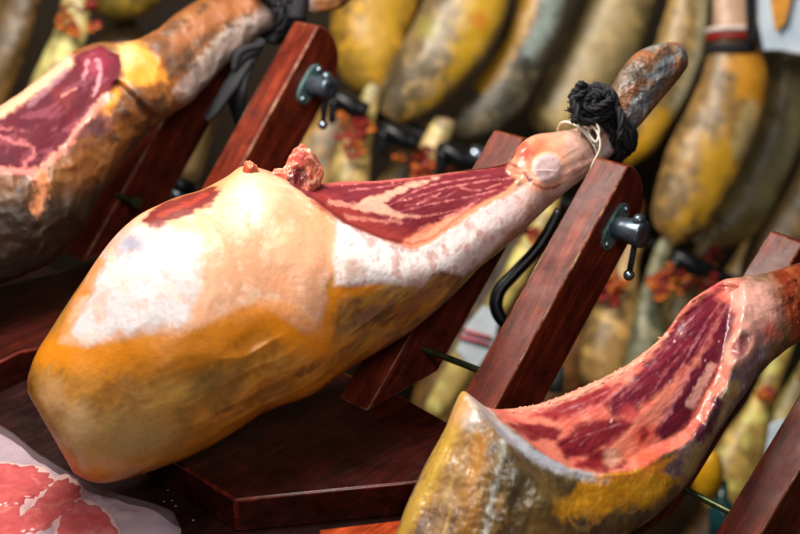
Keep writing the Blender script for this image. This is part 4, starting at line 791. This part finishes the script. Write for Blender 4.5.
# striped band on the broad ham, and the plastic sleeve next to it
pr = []
root = empty('shank_band', P(730, 60, 2.38), 'white, red and black band round the broad hanging ham at the top right', 'band')
for (yy, h, mat, nm) in ((36, 5, M['red'], 'red_stripe'), (29, 4, flat_mat('white_band', (206, 190, 184), .5), 'white_stripe'), (46, 8, M['black'], 'black_stripe')):
    mesh_obj(nm, *revolve(P(731, yy + h * .5, 2.38), UP, [(-h / FPX * 2.4 * .6, .036), (-h / FPX * 2.4 * .55, .0395), (h / FPX * 2.4 * .55, .0395), (h / FPX * 2.4 * .6, .036)], 30), mat, root)
def sheet(name, px, D, mat, label, cat, thick=.004, bow=10):
    a = [P(x, y, D) for x, y in px]; V = []; F = []; n = len(a); b = [q - FW * (-thick) for q in a]
    F = [list(range(n)), list(range(n, 2 * n))[::-1]] + [[i, i + n, (i + 1) % n + n, (i + 1) % n] for i in range(n)]
    o = mesh_obj(name, a + b, F, mat, None, smooth=False); bevel_obj(o, .0015, 1); tag(o, label, cat); return o
sheet('plastic_sleeve', [(755, -20), (830, -20), (830, 52), (800, 54), (780, 50), (765, 50), (758, 20)], 2.34, flat_mat('blue_white_plastic', (176, 196, 216), .25, 0, .15, 12, .4, (206, 216, 226)), 'blue white plastic sleeve at the top right corner', 'sleeve', .03)
sheet('orange_card', [(768, -20), (796, -20), (786, 22), (776, 32)], 2.325, flat_mat('orange_print', (206, 140, 50), .4), 'orange paper strip in front of the blue white sleeve', 'card', .004)
sheet('strap', [(746, -20), (756, -20), (756, 40), (748, 44)], 2.33, M['blackmetal'], 'dark strap left of the blue white sleeve', 'strap', .01)
# rail with hooks
rl = [P(300, 76, 2.46), P(400, 124, 2.46), P(520, 182, 2.46), (P(690, 262, 2.46)), P(860, 342, 2.46)]
tag(mesh_obj('rail', *tube(rl, .011, 16, 6), M['blackmetal']), 'black metal rail crossing behind the stands', 'rail')
for i, (x, y, lab) in enumerate([(348, 104, 'left of the first ribboned shank'), (398, 136, 'between the two ribboned shanks'), (456, 156, 'behind the knuckle'), (690, 264, 'above the right ham')]):
    a = P(x, y, 2.36); o = mesh_obj('rail_joint', *merge([sphere(a, .022, 16, (1.5, .8, .8), np.array([nrm(cv(.85, -.4, 0)), FW, UP])), tube([a + cv(-.02, .01, 0), a + cv(-.025, -.03, 0)], [.012, .006], 12, 4), tube([a, a + cv(.03, -.012, 0)], [.016, .013], 16, 4)]), M['blackmetal']); tag(o, 'black rail joint ' + lab, 'rail joint')
tag(mesh_obj('metal_cap', *revolve(P(470, 152, 2.34), nrm(cv(.9, -.35, 0)), [(0, .010), (.004, .0125), (.02, .0125), (.024, .009)], 24), M['chrome']), 'small shiny metal cap on the black rail joint behind the knuckle', 'cap')
# hook curve in the middle gap, label paper, sausage-like items
tag(mesh_obj('hook', *tube([P(560, 210, 1.66), P(540, 245, 1.66), P(516, 272, 1.66), P(500, 290, 1.66), P(496, 306, 1.66), P(502, 320, 1.66), P(512, 326, 1.66)], [.006, .0065, .007, .0075, .007, .006], 14, 8), M['blackmetal']), 'black curved hook between the two uprights of the middle stand', 'hook')
def paper():
    o = sheet('label_card', [(484, 305), (500, 316), (494, 346), (476, 372), (456, 352), (466, 326)], 2.1, flat_mat('pale_blue_paper', (190, 200, 208), .5, 0, .1, 40, .2), 'pale blue white label with pink lines behind the middle stand', 'label', .003)
    for a, b in (((464, 330), (492, 338)), ((460, 336), (490, 345))):
        m = mesh_obj('pink_line', *tube([P(*a, 2.095), P(*b, 2.095)], .0022, 6, 1), M['pink'], o)
M['pink'] = flat_mat('pink_ink', (200, 70, 90), .5)
paper()
def handle(px0, px1, D, w0, w1, label, col):
    a = P(*px0, D); b = P(*px1, D); ax = nrm(b - a); Lh = np.linalg.norm(b - a)
    root = empty('sharpening_steel', b, label.replace(' light', ''), 'sharpening steel')
    V, F = revolve(a, ax, [(0, w0 * .5), (.004, w0 * .8), (.02, w0), (Lh * .5, w0 * 1.1), (Lh * .85, w1), (Lh, w1)], 28); mesh_obj('handle', V, F, flat_mat('handle_wood', col, .5, 0, .25, 25, .2, np.array(col) * .8), root)
    V, F = revolve(b, ax, [(0, w1), (.002, w1 * 1.1), (.016, w1 * 1.1), (.018, w1)], 28); mesh_obj('ferrule', V, F, M['blackmetal'], root)
    V, F = revolve(b + ax * .018, ax, [(0, w1), (.002, w1 * 1.02), (.010, w1 * 1.02), (.012, w1 * .8)], 28); mesh_obj('ferrule_ring', V, F, M['chrome'], root)
handle((212, 96), (182, 178), 2.0, .017, .022, 'tan wooden handle with black and silver ferrule between the left stand\'s uprights', (196, 160, 100))
# small items in the right gap
tag(mesh_obj('yellow_fruit', *sphere(P(708, 476, 2.2), .022, 16, (1, 1, 1.9)), flat_mat('yellow_rind', (214, 156, 20), .4)), 'yellow oval blob low between the right uprights', 'fruit')
tag(mesh_obj('green_bottle', *revolve(P(722, 540, 2.2), UP, [(0, .018), (.03, .019), (.045, .018), (.06, .009), (.085, .008)], 24), flat_mat('teal_glass', (24, 60, 62), .15)), 'dark teal bottle under the yellow blob', 'bottle')
bt = P(556, 392, 1.9); br = empty('bottle', bt, 'small dark bottle with yellow cap behind the side of the main upright', 'bottle')
mesh_obj('glass', *revolve(bt, UP, [(0, .009), (.03, .0095), (.036, .005), (.040, .004)], 20), flat_mat('grey_glass', (60, 66, 66), .2), br)
mesh_obj('cap', *sphere(P(562, 357, 1.9), .0062, 12), flat_mat('yellow_plastic', (206, 200, 30), .4), br)
sheet('white_tag', [(770, 424), (786, 418), (782, 450), (764, 470)], 2.2, flat_mat('white_card', (206, 220, 232), .4), 'bluish white tag hanging right of the dark upright', 'tag', .004)

# ================================================================== LIGHT, CAMERA
def area(name, loc, target, size, power, col=(1, .96, .9), sy=None):
    ld = bpy.data.lights.new(name, 'AREA'); ld.size = size; ld.energy = power; ld.color = col
    if sy: ld.shape = 'RECTANGLE'; ld.size_y = sy
    o = bpy.data.objects.new(name, ld); COL.objects.link(o); o.location = tuple(loc)
    o.rotation_euler = (Vector(tuple(target)) - Vector(tuple(loc))).to_track_quat('-Z', 'Y').to_euler()
    return o
tg = P(300, 300, 1.4)
area('key_lamp', tg + cv(-.80, .95, 1.25) * 1.8, tg, .42, 12.5, (1, .985, .97))
area('ceiling_lamp', tg + np.array([.1, .0, 1.7]), tg, .7, 6, (1, .95, .88))
area('fill_lamp', tg + cv(.3, .45, 1.6), tg, .35, 10.5, (1, .96, .93))
tb2 = P(500, 150, 2.6)
area('rack_lamp', tb2 + np.array([-.5, -1.0, 1.3]), tb2, .6, 34, (1, .94, .84))
w = bpy.data.worlds.new('World'); scene.world = w; w.use_nodes = True
w.node_tree.nodes['Background'].inputs[0].default_value = (1, .93, .86, 1); w.node_tree.nodes['Background'].inputs[1].default_value = .03
cam = bpy.data.cameras.new('camera'); cam.lens = 70; cam.sensor_width = 36; cam.clip_end = 50; cam.clip_start = .05
cam.dof.use_dof = True; cam.dof.focus_distance = 1.42; cam.dof.aperture_fstop = 3.9
co = bpy.data.objects.new('camera', cam); COL.objects.link(co); co.location = tuple(CAM); co.rotation_euler = (math.pi / 2 - PHI, 0, 0); scene.camera = co
scene.render.engine = 'CYCLES'
scene.view_settings.view_transform = 'Standard'; scene.view_settings.look = 'None'; scene.view_settings.exposure = -0.12; scene.view_settings.gamma = 1
